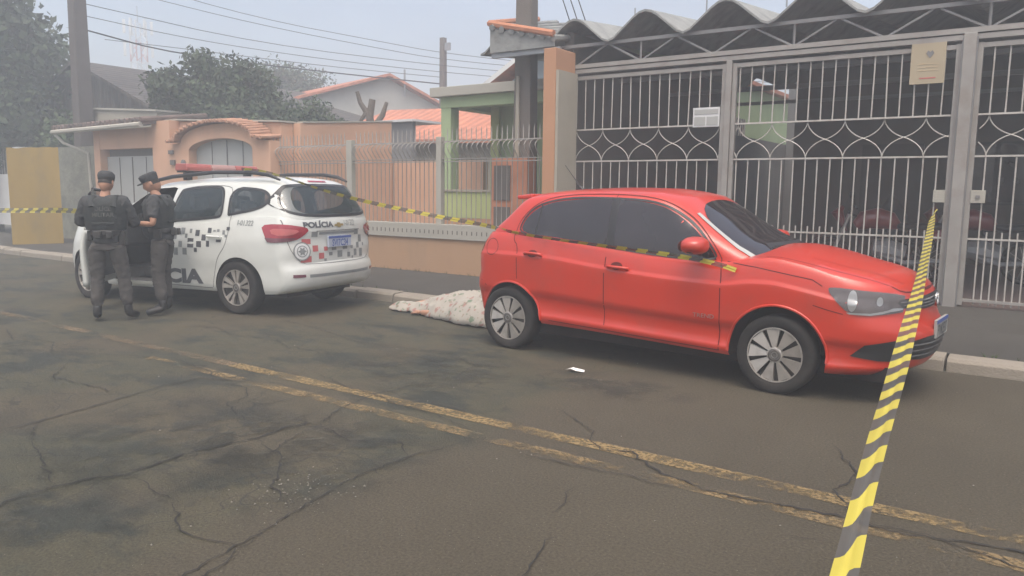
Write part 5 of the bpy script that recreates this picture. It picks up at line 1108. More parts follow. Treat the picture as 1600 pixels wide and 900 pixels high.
        mb = MB(); mb.tube([(1.60, sg * .60, 1.485), (1.45, sg * .635, 1.56), (1.2, sg * .64, 1.60), (.5, sg * .64, 1.655), (-.1, sg * .635, 1.655), (-.35, sg * .62, 1.625), (-.5, sg * .61, 1.57)], [.012, .022, .024, .024, .024, .024, .012], 8); mb.obj('roof_rail', M['blackp'], t, True)
        wheel('wheel', t, 0, sg * .755, .315, .215, .195, 'twin', sg); wheel('wheel', t, 2.62, sg * .755, .315, .215, .195, 'twin', sg, R(-8))
    S.text('lettering', 'CIA', 1.13, .325, .225, 'side', .004, M['decal'], t, 1, -1, 1.62, .03, .012)
    S.text('unit_number', 'I-01322', -.03, 1.045, .085, 'side', .004, M['decalg'], t, 1, -1, .95, 0, .001, .15)
    SD = [(0.98, 1.06, 0.92, 0.99), (0.93, 1.0, 0.85, 0.92), (0.8, 0.87, 0.91, 0.99), (0.99, 1.07, 0.75, 0.84), (0.9, 0.97, 0.66, 0.75), (0.75, 0.82, 0.67, 0.75), (0.83, 0.89, 0.76, 0.83), (0.75, 0.79, 0.87, 0.92), (0.68, 0.72, 0.93, 0.98), (0.64, 0.74, 0.76, 0.87), (0.55, 0.62, 0.9, 0.97), (0.51, 0.59, 0.77, 0.84), (0.58, 0.63, 0.71, 0.76), (0.44, 0.51, 0.85, 0.92), (0.36, 0.42, 0.94, 1.0), (0.38, 0.43, 0.78, 0.85), (0.29, 0.33, 0.96, 0.98), (0.23, 0.27, 0.96, 0.99), (0.14, 0.18, 0.93, 0.98), (0.07, 0.12, 0.98, 1.02), (0.19, 0.27, 0.84, 0.87), (0.1, 0.14, 0.9, 0.93)]
    def squares(L, view, m, name, off=.0035):
        mb = MB()
        for (a, b, c, d) in L: mb.add([S.hit(view, x, z, off) for x, z in ((a, c), (b, c), (b, d), (a, d))], [(0, 1, 2, 3)])
        return mb.obj(name, m, t)
    squares([q for i, q in enumerate(SD) if i in (9, 10, 11, 13, 14, 15, 12, 20, 19)], 'side', M['decal'], 'chequer_decal'); squares([q for i, q in enumerate(SD) if i not in (9, 10, 11, 13, 14, 15, 12, 20, 19)], 'side', M['decalg'], 'chequer_decal')
    RR = [(0.48, 0.6, 0.84, 0.9), (0.38, 0.46, 0.75, 0.82), (0.23, 0.29, 0.75, 0.8), (0.29, 0.37, 0.66, 0.73), (0.48, 0.62, 0.63, 0.7)]
    RG = [(0.38, 0.47, 0.92, 0.98), (0.15, 0.21, 0.69, 0.73), (-0.03, 0.06, 0.66, 0.74), (-0.19, -0.13, 0.65, 0.71), (-0.25, -0.2, 0.75, 0.79), (-0.33, -0.27, 0.66, 0.74), (-0.25, -0.22, 0.63, 0.66), (-0.39, -0.33, 0.75, 0.82), (-0.47, -0.4, 0.64, 0.74), (-0.46, -0.39, 0.82, 0.91), (-0.38, -0.29, 0.92, 0.98), (-0.51, -0.48, 0.77, 0.81), (0.08, 0.16, 0.75, 0.79), (-0.13, -0.04, 0.75, 0.79), (0.25, 0.29, 0.63, 0.66)]
    squares(RR, 'rear', M['decalr'], 'chequer_decal'); squares(RG, 'rear', M['decalg'], 'chequer_decal')
    S.patch('rear_window', wb, 'rear', .003, M['glass'], t); mb = MB(); S.ribbon(mb, wb, .03, 'rear', .005, 1, True); mb.obj('rear_window_seal', M['blackp'], t, True)
    mb = MB(); S.ribbon(mb, chaikin([(.775, 1.12), (.775, 1.02), (.76, .90), (.72, .74), (.60, .615), (.4, .605), (-.4, .605), (-.60, .615), (-.72, .74), (-.76, .9), (-.775, 1.02), (-.775, 1.12)], 1, False), .008, 'rear', .003); S.ribbon(mb, [(.40, .985), (-.40, .985)], .010, 'rear', .004); mb.obj('hatch_gap', M['gapw'], t)
    mb = MB(); S.ribbon(mb, [(.36, .958), (-.36, .958)], .03, 'rear', .004); mb.obj('hatch_handle', M['decalg'], t)
    S.text('lettering', 'POLÍCIA', .575, 1.03, .085, 'rear', .004, M['decal'], t, 1, -1, 1.42, 0, .004)
    S.text('unit_number', 'I-01322', -.08, 1.035, .10, 'rear', .004, M['decalg'], t, 1, -1, .70, 0, 0)
    S.patch('emblem', [(.115, 1.035), (.06, 1.035), (.055, 1.023), (-.01, 1.023), (-.005, 1.037), (-.06, 1.037), (-.05, 1.062), (.005, 1.062), (.01, 1.075), (.065, 1.075), (.06, 1.060), (.105, 1.060)], 'rear', .010, M['gold'], t, 1, .02)
    c0 = (.60, .76); ring = [(c0[0] + .10 * math.cos(a * PI / 16), c0[1] + .10 * math.sin(a * PI / 16)) for a in range(32)]
    rb = S.patch('roundel', ring, 'rear', .005, M['plate'], t, 1, .03); mb = MB(); S.ribbon(mb, ring, .014, 'rear', .007, 1, True); S.ribbon(mb, lampish(ring, .62), .010, 'rear', .007, 1, True); mb.obj('roundel_ring', M['decalg'], rb)
    S.patch('roundel_star', [(c0[0] + (.055 if k % 2 == 0 else .03) * math.cos(k * PI / 6), c0[1] + (.055 if k % 2 == 0 else .03) * math.sin(k * PI / 6)) for k in range(12)], 'rear', .008, M['decalg'], rb, 1, .03)
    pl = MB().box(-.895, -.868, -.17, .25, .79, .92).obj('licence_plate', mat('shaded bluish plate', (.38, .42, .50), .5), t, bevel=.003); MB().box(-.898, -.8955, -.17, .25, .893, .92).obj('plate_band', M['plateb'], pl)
    textmesh('SVI7C34', .115, M['plateb'], 'plate_text', pl, Matrix(((0, 0, -1, -.897), (-1, 0, 0, .04), (0, 1, 0, .802), (0, 0, 0, 1))), .002, .74)
    mb = MB(); S.ribbon(mb, [(.55, .475), (-.55, .475)], .035, 'rear', .006); mb.obj('bumper_groove', M['decalg'], t); mb = MB(); S.ribbon(mb, [(.62, .44), (.5, .445), (-.5, .445), (-.62, .44)], .012, 'rear', .016); mb.obj('bumper_lip', M['white'], t)
    for sg in (-1, 1):
        patchd(S, 'bumper_reflector', [(-.83, .50), (-1.02, .495), (-1.02, .465), (-.83, .465)], ('d', Vector((.667, -.745 * sg, 0)), .8 * sg), .006, M['darklens'], t, .04)
    mb = MB(); S.ribbon(mb, [(.16, 1.558), (-.16, 1.558)], .02, 'rear', .006); mb.obj('brake_light', M['redlens'], t)
    mb = MB(); mb.add([(-.50, -.50, 1.592), (-.50, .50, 1.592), (-.66, -.50, 1.562), (-.66, .50, 1.562), (-.65, -.50, 1.535), (-.65, .50, 1.535), (-.5, -.50, 1.535), (-.5, .50, 1.535)], [(0, 1, 3, 2), (2, 3, 5, 4), (4, 5, 7, 6), (0, 6, 7, 1), (0, 2, 4, 6), (1, 7, 5, 3)]); pass
    mb = MB(); mb.box(-.55, 3.2, -.58, .58, .21, .30); mb.obj('underbody', M['gap'], t)
    SGw = chaikin([(1.74, -.54), (1.71, 0), (1.74, .54), (2.3, .66), (2.6, .66), (2.78, .4), (2.82, 0), (2.78, -.4), (2.6, -.66), (2.3, -.66)], 2); SG.patch('windscreen', SGw, 'top', .004, M['tint'], t)
    # light bar
    lb = MB().box(1.02, 1.17, -.60, .60, 1.655, 1.675); lo = lb.obj('light_bar', M['blackp'], t); 
    for y in (-.5, .5): MB().box(1.06, 1.13, y - .04, y + .04, 1.56, 1.654).obj('light_bar_foot', M['blackp'], lo)
    for (ya, yb, m) in ((-.60, -.21, 'redlens'), (-.20, .20, 'whitew'), (.21, .60, 'redlens')):
        mb = MB(); mb.prism([(.99, 1.677), (.985, 1.72), (1.01, 1.765), (1.18, 1.765), (1.205, 1.72), (1.20, 1.677)], 'y', ya, yb); mb.obj('lamp_dome', M['barred'] if m == 'redlens' else M['barmid'], lo, bevel=.01)
    # seats
    def seat(x, y, w=.5):
        s = MB(); s.box(x, x + .5, y - w / 2, y + w / 2, .45, .62); o = s.obj('seat', M['seat'], t, bevel=.05)
        s = MB(); s.add([(x - .02, y - w / 2, .6), (x + .12, y - w / 2, .6), (x - .18, y - w / 2 + .04, 1.15), (x - .08, y - w / 2 + .04, 1.15), (x - .02, y + w / 2, .6), (x + .12, y + w / 2, .6), (x - .18, y + w / 2 - .04, 1.15), (x - .08, y + w / 2 - .04, 1.15)], [(0, 1, 3, 2), (4, 6, 7, 5), (0, 4, 5, 1), (2, 3, 7, 6), (0, 2, 6, 4), (1, 5, 7, 3)]); s.obj('backrest', M['seat'], o, bevel=.04)
        if w < .7: MB().box(x - .20, x - .10, y - .13, y + .13, 1.19, 1.37).obj('headrest', M['seat'], o, bevel=.04)
        else:
            for yy in (-.4, 0, .4): MB().box(x - .20, x - .10, yy - .11, yy + .11, 1.17, 1.32).obj('headrest', M['seat'], o, bevel=.04)
    seat(1.22, .36); seat(1.22, -.36); seat(.35, 0, 1.3)
    MB().box(2.05, 2.4, -.7, .7, .7, 1.0).obj('dashboard', M['interior'], t, bevel=.05)
    mb = MB(); mb.lathe([(-.015, .17), (0, .185), (.015, .17), (0, .155), (-.015, .17)], 24, 'x', (1.95, .36, .95)); mb.obj('steering_wheel', M['blackp'], t, True)
    # open driver door : skin patch turned about its front hinge
    hinge = Vector((2.10, .85, 0)); dr = bpy.data.objects.new('front_door', None); COL.objects.link(dr); dr.parent = t; dr.location = hinge; dr.rotation_euler = (0, 0, R(-58))
    def sub(o): o.parent = dr; o.location = -hinge; return o
    dp = [(1.21, .30), (1.205, 1.0), (1.205, 1.0), (1.3, 1.035), (2.07, .98), (2.09, .85), (2.07, .31)]
    o = sub(S.patch('door_skin', dp, 'side', 0, M['white'], None, 1, .06, .05)); o.modifiers[0].offset = -1
    S.text('lettering', 'POLÍ', 1.98, .335, .235, 'side', .005, M['decal'], dr, 1, -1, 1.0, .03, .006).location = -hinge
    mb = MB(); L = [S.hit('side', a, b, -.02, 1) for a, b in ((1.22, 1.02), (1.10, 1.40), (1.13, 1.45), (1.42, 1.43), (1.72, 1.31), (2.06, 1.0))]; mb.tube(L, .018, 8); sub(mb.obj('window_frame', M['blackp'], dr, True))
    sub(S.patch('door_glass', wf, 'side', -.02, M['glass'], dr, 1, .06))
    MB().box(1.28, 1.98, .70, .775, .4, .95).obj('door_trim', M['interior'], dr, bevel=.03).location = -hinge
    mb = MB(); mb.tube([(1.98, .86, 1.02), (1.96, .96, 1.06)], .03, 8); sub(mb.obj('mirror_arm', M['blackp'], dr, True)); mb = MB(); mb.tube([(1.94, .93, 1.08), (1.95, .97, 1.09), (1.95, 1.06, 1.09), (1.94, 1.09, 1.08)], [.04, .07, .07, .04], 12, flat=.9); sub(mb.obj('mirror', M['blackp'], dr, True))
    return t
police_car()

# ================================================================== PEOPLE
def skin(name, chains, m, parent, sub=2, root=0):
    """chains: list of lists of (x,y,z,r); points closer than 1 mm are shared"""
    V = []; Rr = []; E = []
    def idx(p):
        for i, q in enumerate(V):
            if (Vector(q) - Vector(p[:3])).length < 1e-3: return i
        V.append(p[:3]); Rr.append(p[3]); return len(V) - 1
    for ch in chains:
        ii = [idx(p) for p in ch]
        for a, b in zip(ii[:-1], ii[1:]):
            if a != b: E.append((a, b))
    me = bpy.data.meshes.new(name); me.from_pydata(V, E, []); me.update()
    o = bpy.data.objects.new(name, me); COL.objects.link(o)
    md = o.modifiers.new('s', 'SKIN'); md.use_smooth_shade = True
    for i, v in enumerate(me.skin_vertices[0].data): v.radius = (Rr[i], Rr[i]); v.use_root = (i == root)
    s = o.modifiers.new('d', 'SUBSURF'); s.levels = sub; s.render_levels = sub
    bpy.context.view_layer.update(); dg = bpy.context.evaluated_depsgraph_get(); r = bpy.data.meshes.new_from_object(o.evaluated_get(dg), depsgraph=dg); bpy.data.objects.remove(o)
    return r
def head_mesh(c, yaw, pitch, k=1.0):
    """ellipsoid head with brow, nose, chin, ears; faces +y before turning"""
    bm = bmesh.new(); bmesh.ops.create_uvsphere(bm, u_segments=28, v_segments=20, radius=1)
    for v in bm.verts:
        x, y, z = v.co; X = x * .075; Y = y * .095; Z = z * .118
        if z < -.2: X *= 1 - .28 * (-z - .2); Y = Y * (1 - .15 * (-z - .2)) + (.012 if y > 0 else -.02) * (-z)
        if y > .6: 
            if abs(x) < .25 and -.35 < z < .15: Y += .022 * (1 - abs(x) / .25) * (1 - abs(z + .15) / .3 * .8)
            if .1 < z < .32: Y += .004
            if .12 < abs(x) < .5 and -.02 < z < .14: Y -= .008
            if abs(x) < .3 and -.56 < z < -.42: Y += .004
        v.co = (X, Y, Z)
    for sg in (-1, 1):
        mm = bmesh.ops.create_uvsphere(bm, u_segments=10, v_segments=8, radius=1)
        for v in mm['verts']: x, y, z = v.co; v.co = (sg * .078 + x * .010, -.008 + y * .018, -.005 + z * .032)
    bm.transform(Matrix.Translation(Vector(c)) @ Matrix.Rotation(yaw, 4, 'Z') @ Matrix.Rotation(pitch, 4, 'X') @ Matrix.Scale(k, 4))
    me = bpy.data.meshes.new('h'); bm.to_mesh(me); bm.free(); return me
def hand_chains(w, d, up, side, curl=.5, k=1.0):
    """w wrist point, d forward dir, up = back of hand, side = thumb side"""
    w, d, up, side = Vector(w), Vector(d).normalized(), Vector(up).normalized(), Vector(side).normalized(); out = []
    out.append([(*w, .026 * k), (*(w + d * .05 * k), .030 * k), (*(w + d * .085 * k), .028 * k)])
    for i, (s, L) in enumerate(((.030, .072), (.010, .080), (-.010, .074), (-.030, .058))):
        a = w + d * .07 * k + side * s * k; b = a + (d * (1 - curl * .3) - up * curl * .4).normalized() * L * .5 * k; c = b + (d * (1 - curl) - up * curl).normalized() * L * .55 * k
        out.append([(*a, .011 * k), (*b, .0095 * k), (*c, .008 * k)])
    a = w + d * .025 * k + side * .026 * k; b = a + (d * .6 + side * .8).normalized() * .035 * k; c = b + (d * .9 + side * .2 - up * .3).normalized() * .03 * k
    out.append([(*a, .012 * k), (*b, .011 * k), (*c, .009 * k)]); return out
def wrinkle(me, amp, fx, fz):
    from mathutils import noise
    ns = [v.normal.copy() for v in me.vertices]
    for v, n in zip(me.vertices, ns):
        c = v.co; a = noise.noise(Vector((c.x * fx, c.y * fx, c.z * fz + 2 * noise.noise(c * 5)))) ; v.co = c + n * amp * max(0, .9 - 2.4 * abs(a))
    return me
def joinmeshes(ms, name, m):
    bm = bmesh.new()
    for q in ms: bm.from_mesh(q)
    me = bpy.data.meshes.new(name); bm.to_mesh(me); bm.free(); return me
def officer(label, loc, rz, P, scale, cap, look, bare_arms, letters=True):
    t = empty('person', label, 'person', loc, rz, None, scale)
    pel, chest, neck, head = P['pelvis'], P['chest'], P['neck'], P['head']
    body = [[(*pel, .085), (*[(a + b) / 2 for a, b in zip(pel, chest)], .085), (*chest, .10), (*neck, .055), (*head[:2], head[2] - .06, .055)]]
    shirt = [[(pel[0], pel[1], pel[2] - .05, .135), (*pel, .145), (*[(a + b) / 2 for a, b in zip(pel, chest)], .135), (*chest, .15), (neck[0], neck[1], neck[2] - .02, .066)]]
    hands = []
    for s in ('L', 'R'):
        sh, el, wr = P['sh' + s], P['el' + s], P['wr' + s]; mid = [(a * .45 + b * .55) for a, b in zip(sh, el)]
        body.append([(*chest, .10), (*sh, .050), (*mid, .048), (*el, .038), (*[(a + b) / 2 for a, b in zip(el, wr)], .036), (*wr, .024)])
        ch = [(*chest, .15), (*sh, .075), (*mid, .066)]
        if not bare_arms: ch += [(*el, .056), (*[(a + b) / 2 for a, b in zip(el, wr)], .047), (*[a * .15 + b * .85 for a, b in zip(el, wr)], .040)]
        else: ch += [(*[a * .2 + b * .8 for a, b in zip(sh, el)], .060)]
        shirt.append(ch); d = Vector(wr) - Vector(el); hands += hand_chains(wr, d, (0, 0, 1), (1 if s == 'L' else -1, .2, 0), .6)
    trou = []; boots = []
    for s in ('L', 'R'):
        hp, kn, an, toe = P['hp' + s], P['kn' + s], P['an' + s], P['to' + s]
        body.append([(*pel, .085), (*hp, .060), (*kn, .045), (*an, .035), (*toe, .03)])
        trou.append([(*pel, .135), (*hp, .108), (*[(a + b) / 2 for a, b in zip(hp, kn)], .092), (*kn, .073), (*[(a * .5 + b * .5) for a, b in zip(kn, an)], .072), (*[(a * .18 + b * .82) for a, b in zip(kn, an)], .062)])
        boots.append([(*[(a * .3 + b * .7) for a, b in zip(kn, an)], .052), (*an, .050), (*[(a * .5 + b * .5) for a, b in zip(an, toe)], .047), (*toe, .040)])
    ms = [skin('b', body, None, None)] + [head_mesh(head, *look)] + [skin('f', [h], None, None, 1) for h in hands]
    bo = link('body', joinmeshes(ms, 'body', None), M['skin'], t, True, None)
    link('shirt', wrinkle(skin('shirt', shirt, None, None, 3), .009, 12, 22), M['uni'], t, True, None); link('trousers', wrinkle(skin('trousers', [trou[0], trou[1], [(*pel, .135), (pel[0], pel[1], pel[2] - .10, .125)]], None, None, 3), .011, 9, 26), M['trou'], t, True, None)
    for b in boots: link('boot', skin('boot', [b], None, None), M['boot'], t, True, None)
    mb = MB(); mb.tube([(pel[0], pel[1], pel[2] + .06), (pel[0], pel[1], pel[2] + .12)], .150, 24, flat=1.12); mb.box(pel[0] + .13, pel[0] + .19, pel[1] - .05, pel[1] + .06, pel[2] - .06, pel[2] + .10).box(pel[0] - .19, pel[0] - .14, pel[1] - .05, pel[1] + .04, pel[2] + .0, pel[2] + .11).box(pel[0] - .10, pel[0] - .02, pel[1] - .19, pel[1] - .14, pel[2] + .03, pel[2] + .11).box(pel[0] + .03, pel[0] + .1, pel[1] - .19, pel[1] - .14, pel[2] + .03, pel[2] + .11); mb.obj('duty_belt', M['boot'], t, True, 40, bevel=.008)
    # vest : flattened barrel with shoulder straps
    mb = MB(); z0 = pel[2] + .12; z1 = neck[2] - .04; cy = chest[1]
    mb.tube([(chest[0], cy, z0), (chest[0], cy, z0 + .04), (chest[0], cy, (z0 + z1) / 2), (chest[0], cy, z1 - .10), (chest[0], cy, z1 - .03), (chest[0], cy, z1)], [.148, .156, .163, .168, .152, .115], 28, flat=1.42)
    for sg in (-1, 1): mb.tube([(chest[0] + sg * .11, cy - .15, z1 - .10), (chest[0] + sg * .115, cy - .08, z1 + .015), (chest[0] + sg * .115, cy + .06, z1 + .015), (chest[0] + sg * .11, cy + .14, z1 - .1)], .034, 8, flat=.8)
    ve = mb.obj('vest', M['vest'], t, True, 50)
    mb = MB()
    for sg in (-1, 1): mb.box(chest[0] + sg * .10 - .04, chest[0] + sg * .10 + .04, cy + .14, cy + .185, z0 + .05, z0 + .17)
    mb.box(chest[0] - .12, chest[0] + .12, cy - .165, cy - .15, z0 + .06, z0 + .09); mb.obj('pouches', M['vest'], ve, bevel=.01)
    if letters:
        for i, s in enumerate(('POLÍCIA', 'MILITAR')):
            o = textmesh(s, .062, M['vestt'], 'back_lettering', ve, Matrix(((1, 0, 0, chest[0]), (0, 0, 1, cy - .178), (0, 1, 0, z1 - .14 - i * .066), (0, 0, 0, 1))), .002, 1.0)
            for v in o.data.vertices: v.co.y = cy - math.sqrt(max(0, 1 - ((v.co.x - chest[0]) / .215) ** 2)) * .168
    # hair and cap
    hb = head_mesh(head, *look, 1.035); bm = bmesh.new(); bm.from_mesh(hb); inv = (Matrix.Translation(Vector(head)) @ Matrix.Rotation(look[0], 4, 'Z') @ Matrix.Rotation(look[1], 4, 'X')).inverted()
    bmesh.ops.delete(bm, geom=[v for v in bm.verts if (lambda q: q.z < (-.02 if q.y < .02 else .055) or abs(q.x) > .0805)(inv @ v.co)], context='VERTS'); me = bpy.data.meshes.new('hair'); bm.to_mesh(me); bm.free(); link('hair', me, M['hair'], t, True, None)
    MW = Matrix.Translation(Vector(head)) @ Matrix.Rotation(look[0], 4, 'Z') @ Matrix.Rotation(look[1], 4, 'X')
    mb = MB()
    if cap == 'beret':
        mb.lathe([(.045, .094), (.075, .098), (.10, .094), (.125, .07), (.132, .001)], 24, 'z', (0, 0, 0)); me = mb.mesh('c'); me.transform(Matrix.Diagonal((.90, 1.1, 1, 1))); me.transform(MW); link('cap', me, M['uni'], t, True, 50)
        mb = MB(); mb.lathe([(.028, .088), (.030, .0915), (.048, .0935), (.050, .09)], 24, 'z'); me = mb.mesh('c'); me.transform(Matrix.Diagonal((.90, 1.1, 1, 1))); me.transform(MW); link('cap_band', me, M['boot'], t, True, 50)
    else:
        mb.lathe([(.035, .092), (.07, .098), (.11, .103), (.128, .085), (.135, .001)], 24, 'z', (0, 0, 0)); mb.prism([(-.07, .085), (-.05, .13), (0, .148), (.05, .13), (.07, .085)], 'z', .035, .046); me = mb.mesh('c'); me.transform(Matrix.Diagonal((.90, 1.08, 1, 1))); me.transform(MW); link('cap', me, M['uni'], t, True, 50)
    return t
P1 = dict(pelvis=(0, 0, .94), chest=(0, .02, 1.28), neck=(0, .03, 1.46), head=(0.01, .06, 1.595), shL=(-.20, .01, 1.38), shR=(.20, .01, 1.38), elL=(-.295, .06, 1.13), elR=(.30, .08, 1.12), wrL=(-.14, .27, 1.16), wrR=(.13, .29, 1.15),
          hpL=(-.10, 0, .88), hpR=(.10, .0, .88), knL=(-.125, .03, .50), knR=(.15, .05, .50), anL=(-.135, -.02, .09), anR=(.19, .02, .09), toL=(-.18, .18, .045), toR=(.25, .20, .045))
o1 = officer('police officer seen from behind in a beret, vest reading POLÍCIA MILITAR', (-8.22, 4.27, 0), R(50), P1, .93, 'beret', (R(-12), R(-12)), False)
P2 = dict(pelvis=(0, 0, .95), chest=(0, .03, 1.30), neck=(0, .05, 1.47), head=(0.0, .10, 1.60), shL=(-.19, .02, 1.40), shR=(.19, .02, 1.40), elL=(-.29, -.01, 1.12), elR=(.24, .08, 1.13), wrL=(-.21, .25, 1.13), wrR=(.08, .29, 1.15),
          hpL=(-.09, 0, .90), hpR=(.09, .0, .90), knL=(-.11, .03, .50), knR=(.10, .04, .50), anL=(-.14, -.03, .09), anR=(.12, .0, .09), toL=(-.20, .16, .045), toR=(.16, .19, .045))
o2 = officer('police officer in a cap with bare forearms writing beside the open car door', (-8.22, 4.90, 0), R(128), P2, .925, 'cap', (R(10), R(-24)), True, False)
mb = MB(); mb.add([(-.262, .0, 1.24), (-.272, .04, 1.24), (-.277, .04, 1.30), (-.268, 0, 1.30)], [(0, 1, 2, 3)]); mb2 = MB(); mb2.lathe([(0, .001), (0, .045)], 16, 'x', (-.266, .02, 1.29)); b_ = mb2.obj('sleeve_badge', M['badge'], o2); b_.rotation_euler = (0, R(0), 0)
cb = empty('clipboard', 'white sheet on a dark clipboard held between the two officers', 'clipboard', (-8.52, 4.52, 1.10), R(120)); MB().box(-.11, .11, -.14, .14, -.012, -.004).obj('board', M['boot'], cb); MB().box(-.10, .10, -.13, .12, -.003, .002).obj('sheet', M['paper'], cb); cb.rotation_euler = (R(38), 0, R(128))
cb.location = (-8.50, 4.60, 1.13)
# person lying under the sheet
lie = empty('person', 'person lying by the kerb covered by a floral sheet, one forearm showing', 'person', (-5.5, 6.85, 0))
ch = [[(.55, .02, .12, .11), (.25, .03, .13, .13), (-.05, .0, .12, .12)], [(.25, .03, .13, .13), (.72, .05, .13, .06)], [(-.05, .0, .12, .12), (-.35, .02, .11, .08), (-.62, .0, .07, .055), (-.74, -.03, .04, .03)], [(-.05, 0, .12, .12), (-.3, .08, .09, .065), (-.5, .08, .05, .045)], [(.25, .03, .13, .13), (.15, -.16, .10, .045), (-.15, -.25, .055, .04), (-.36, -.235, .04, .033)]]
ms = [skin('b', ch, None, None)] + [skin('f', [h], None, None, 1) for h in hand_chains((-.36, -.235, .04), (-1, .1, 0), (0, 0, 1), (0, -1, 0), .4)]
hm_ = head_mesh((.84, .06, .12), 0, 0); ms.append(hm_)
link('body', joinmeshes(ms, 'body', None), M['skin'], lie, True, None)
def sheetmesh():
    near = K((-.95, 6.70), (-.80, 6.66), (-.66, 6.67), (-.52, 6.66), (-.42, 6.665), (-.33, 6.64), (-.25, 6.56), (.05, 6.50), (.35, 6.40), (.60, 6.37), (.78, 6.42), (.95, 6.55)); far = K((-.95, 6.80), (-.6, 6.98), (-.1, 7.12), (.4, 7.18), (.95, 7.17))
    ridge = K((-.95, .035), (-.7, .085), (-.45, .13), (-.2, .19), (.1, .26), (.4, .29), (.65, .28), (.95, .16)); nx, ny = 120, 56; V = []; F = []
    import mathutils
    N = mathutils.noise
    for i in range(nx + 1):
        x = -.95 + 1.9 * i / nx
        for j in range(ny + 1):
            v = j / ny; wob = .022 * N.noise(Vector((x * 6, 3, 0))) * (1 if j in (0, ny) else 1) ; y = near(x) + (far(x) - near(x)) * v + wob * (1 - v) ; s = max(0, math.sin(PI * min(1, max(0, v)))) ** .62
            z = ridge(x) * s
            q = x * 5 + 1.2 * N.noise(Vector((x * 2, y * 3, 0))); f = .040 * (1 - abs(N.noise(Vector((q - (y - 6.8) * 5, (y - 6.8) * 1.5, 1.3)))) * 2.2) + .024 * (1 - abs(N.noise(Vector((x * 3.2 + (y - 6.8) * 8, x * 2, 4)))) * 2.5) + .006 * N.noise(Vector((x * 11, y * 13, 2))) - .012
            z = z + f * (.2 + s * .8) + .010 + .012 * max(0, math.sin(x * 30 + 3 * N.noise(Vector((x * 3, 0, 0))))) * (1 - s); V.append((x, y - 6.85, max(.008, z)))
    for i in range(nx):
        for j in range(ny): a = i * (ny + 1) + j; F.append((a, a + 1, a + ny + 2, a + ny + 1))
    me = bpy.data.meshes.new('sheet'); me.from_pydata(V, [], F); me.update(); return me
sh = link('floral_sheet', sheetmesh(), M['sheet'], None, True, None); sh.location = (-5.5, 6.85, 0); md = sh.modifiers.new('s', 'SOLIDIFY'); md.thickness = .004; md.offset = 1
tag(sh, 'cream bed sheet with pink and green flowers spread beside the red car', 'bed sheet')

# ================================================================== BARRIER TAPE
def tape(label, pts, width, wdir, period=.2, fold=.3, twist=0, seed=1):
    """striped ribbon along smooth pts ; width(s 0..1) ; wdir(s)-> vector across"""
    P = [Vector(p) for p in chaikin([tuple(p) for p in pts], 3, False)]; acc = [0]
    for a, b in zip(P[:-1], P[1:]): acc.append(acc[-1] + (b - a).length)
    L = acc[-1]
    def at(s):
        s = min(max(s, 0), L); i = 0
        import bisect
        i = min(len(P) - 2, max(0, bisect.bisect_right(acc, s) - 1)); t = (s - acc[i]) / max(1e-6, acc[i + 1] - acc[i]); return P[i].lerp(P[i + 1], t), (P[i + 1] - P[i]).normalized()
    U = [0, .2, .36, .46, .54, .64, .8, 1]; sh_ = [0, -.02, -.06, -.24, -.48, -.66, -.70, -.72]; zz = [0, .001, .003, .001, -.003, -.001, .001, 0]
    V = []; F = []; MI = []; n = int(L / (period / 2)) + 2; sub = 4; rows = []
    for k in range(-2 * sub, n * sub + 1):
        r = []
        for u, so, z in zip(U, sh_, zz):
            s = (k / sub) * period / 2 + so * period * fold / .3 * .5; p, d = at(s); q = min(1, max(0, s / L)); w = wdir(q).normalized(); w = (w - d * w.dot(d)).normalized(); nrm = d.cross(w).normalized()
            a = twist * math.sin(s * 1.7 + seed) if twist else 0; w2 = w * math.cos(a) + nrm * math.sin(a); n2 = nrm * math.cos(a) - w * math.sin(a)
            V.append(p + w2 * ((u - .5) * width(q)) + n2 * z * width(q) / .07); r.append(len(V) - 1)
        rows.append(r)
    for k in range(len(rows) - 1):
        for j in range(len(U) - 1):
            F.append((rows[k][j], rows[k][j + 1], rows[k + 1][j + 1], rows[k + 1][j])); MI.append((k // sub) % 2)
    mb = MB(); mb.v = [tuple(v) for v in V]; mb.f = F; mb.mi = MI; me = mb.mesh('barrier_tape', False)
    # the ends clamp to a point, so drop faces without area
    bm = bmesh.new(); bm.from_mesh(me); bmesh.ops.delete(bm, geom=[f for f in bm.faces if f.calc_area() < 1e-8], context='FACES'); bm.to_mesh(me); bm.free()
    return tag(link('barrier_tape', me, [M['tyel'], M['tblk']], None, True, None), label, 'barrier tape', 'yellow and black barrier tapes')
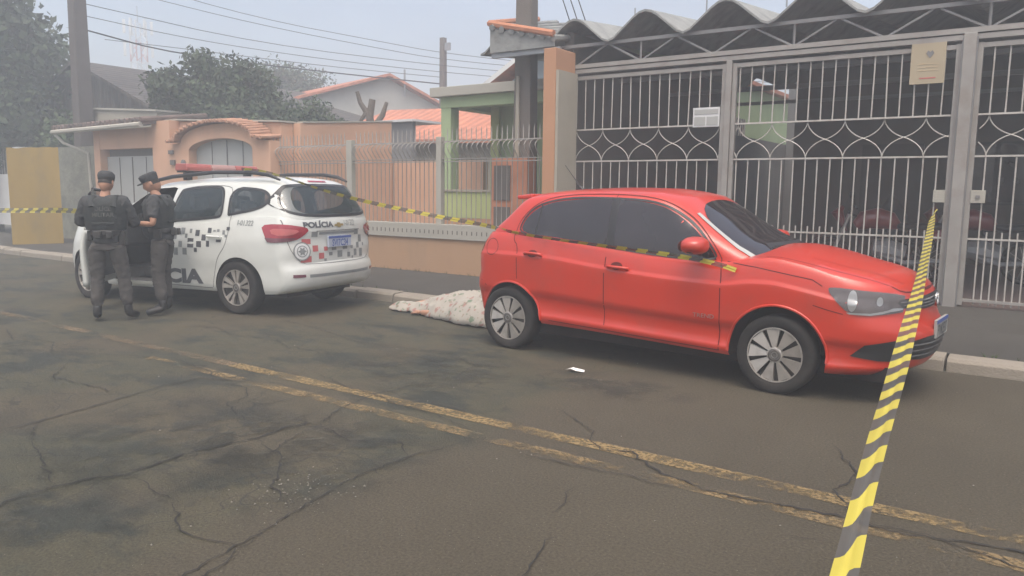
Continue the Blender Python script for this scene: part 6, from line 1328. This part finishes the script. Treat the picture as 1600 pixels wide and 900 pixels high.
tape('wide yellow and black tape stretched from the gate towards the camera', [(-1.02, 9.84, 1.30), (-1.045, 9.7, 1.22), (-.865, 7.9, 1.065), (-.72, 6.4, .965), (-.545, 4.65, .90), (-.42, 3.35, .885), (-.347, 2.6, .874), (-.275, 1.86, .895), (-.238, 1.48, .885), (-.215, 1.25, .87), (-.15, .6, .86), (.1, -1.5, 1.0)],
     lambda s: (.066 if s < .62 else .066 - .024 * min(1, (s - .62) / .12)) - (.05 * (1 - s / .05) if s < .05 else 0), lambda s: Vector((1, -.15, .25)), .24, .3, .12)
tape('thin yellow and black tape strung along the red car side to the police car roof', [(-1.86, 5.60, .885), (-1.97, 5.56, .925), (-2.29, 5.60, .965), (-2.9, 5.655, 1.0), (-3.4, 5.69, 1.028), (-3.95, 5.745, 1.07), (-4.25, 5.86, 1.10), (-4.5, 6.02, 1.115), (-5.4, 5.98, 1.22), (-6.4, 5.86, 1.38), (-7.2, 5.76, 1.585), (-7.45, 5.70, 1.64), (-7.7, 5.60, 1.66)],
     lambda s: .036 + .010 * s, lambda s: Vector((.1, -.35, 1)), .19, .1, .5, 2)
tape('pale yellow and black tape crossing before the yellow wall at the left', [(-10.3, 5.3, 1.08), (-11.55, 5.5, 1.10), (-13.84, 5.52, 1.03), (-18, 5.7, .98), (-24, 6.2, .98)], lambda s: .075, lambda s: Vector((0, -.1, 1)), .34, .3, .25, 3)

# ------------------------------------------------------------------ even haze box added to stand in for lens veil
hz = MB().box(-150, 50, -40, 150, -1.2, 16); ho = hz.obj('haze', None); hm = bpy.data.materials.new('pale haze'); hm.use_nodes = True; nt = hm.node_tree
for n_ in list(nt.nodes): nt.nodes.remove(n_)
out = nt.nodes.new('ShaderNodeOutputMaterial'); pv = nt.nodes.new('ShaderNodeVolumePrincipled'); pv.inputs['Density'].default_value = HAZE; pv.inputs['Color'].default_value = (.88, .94, .98, 1); pv.inputs['Anisotropy'].default_value = .3
nt.links.new(pv.outputs[0], out.inputs['Volume']); ho.data.materials.append(hm); tag(ho, 'pale even haze added over the street in place of lens veil', 'haze', kind='stuff')
SC.cycles.volume_bounces = 2
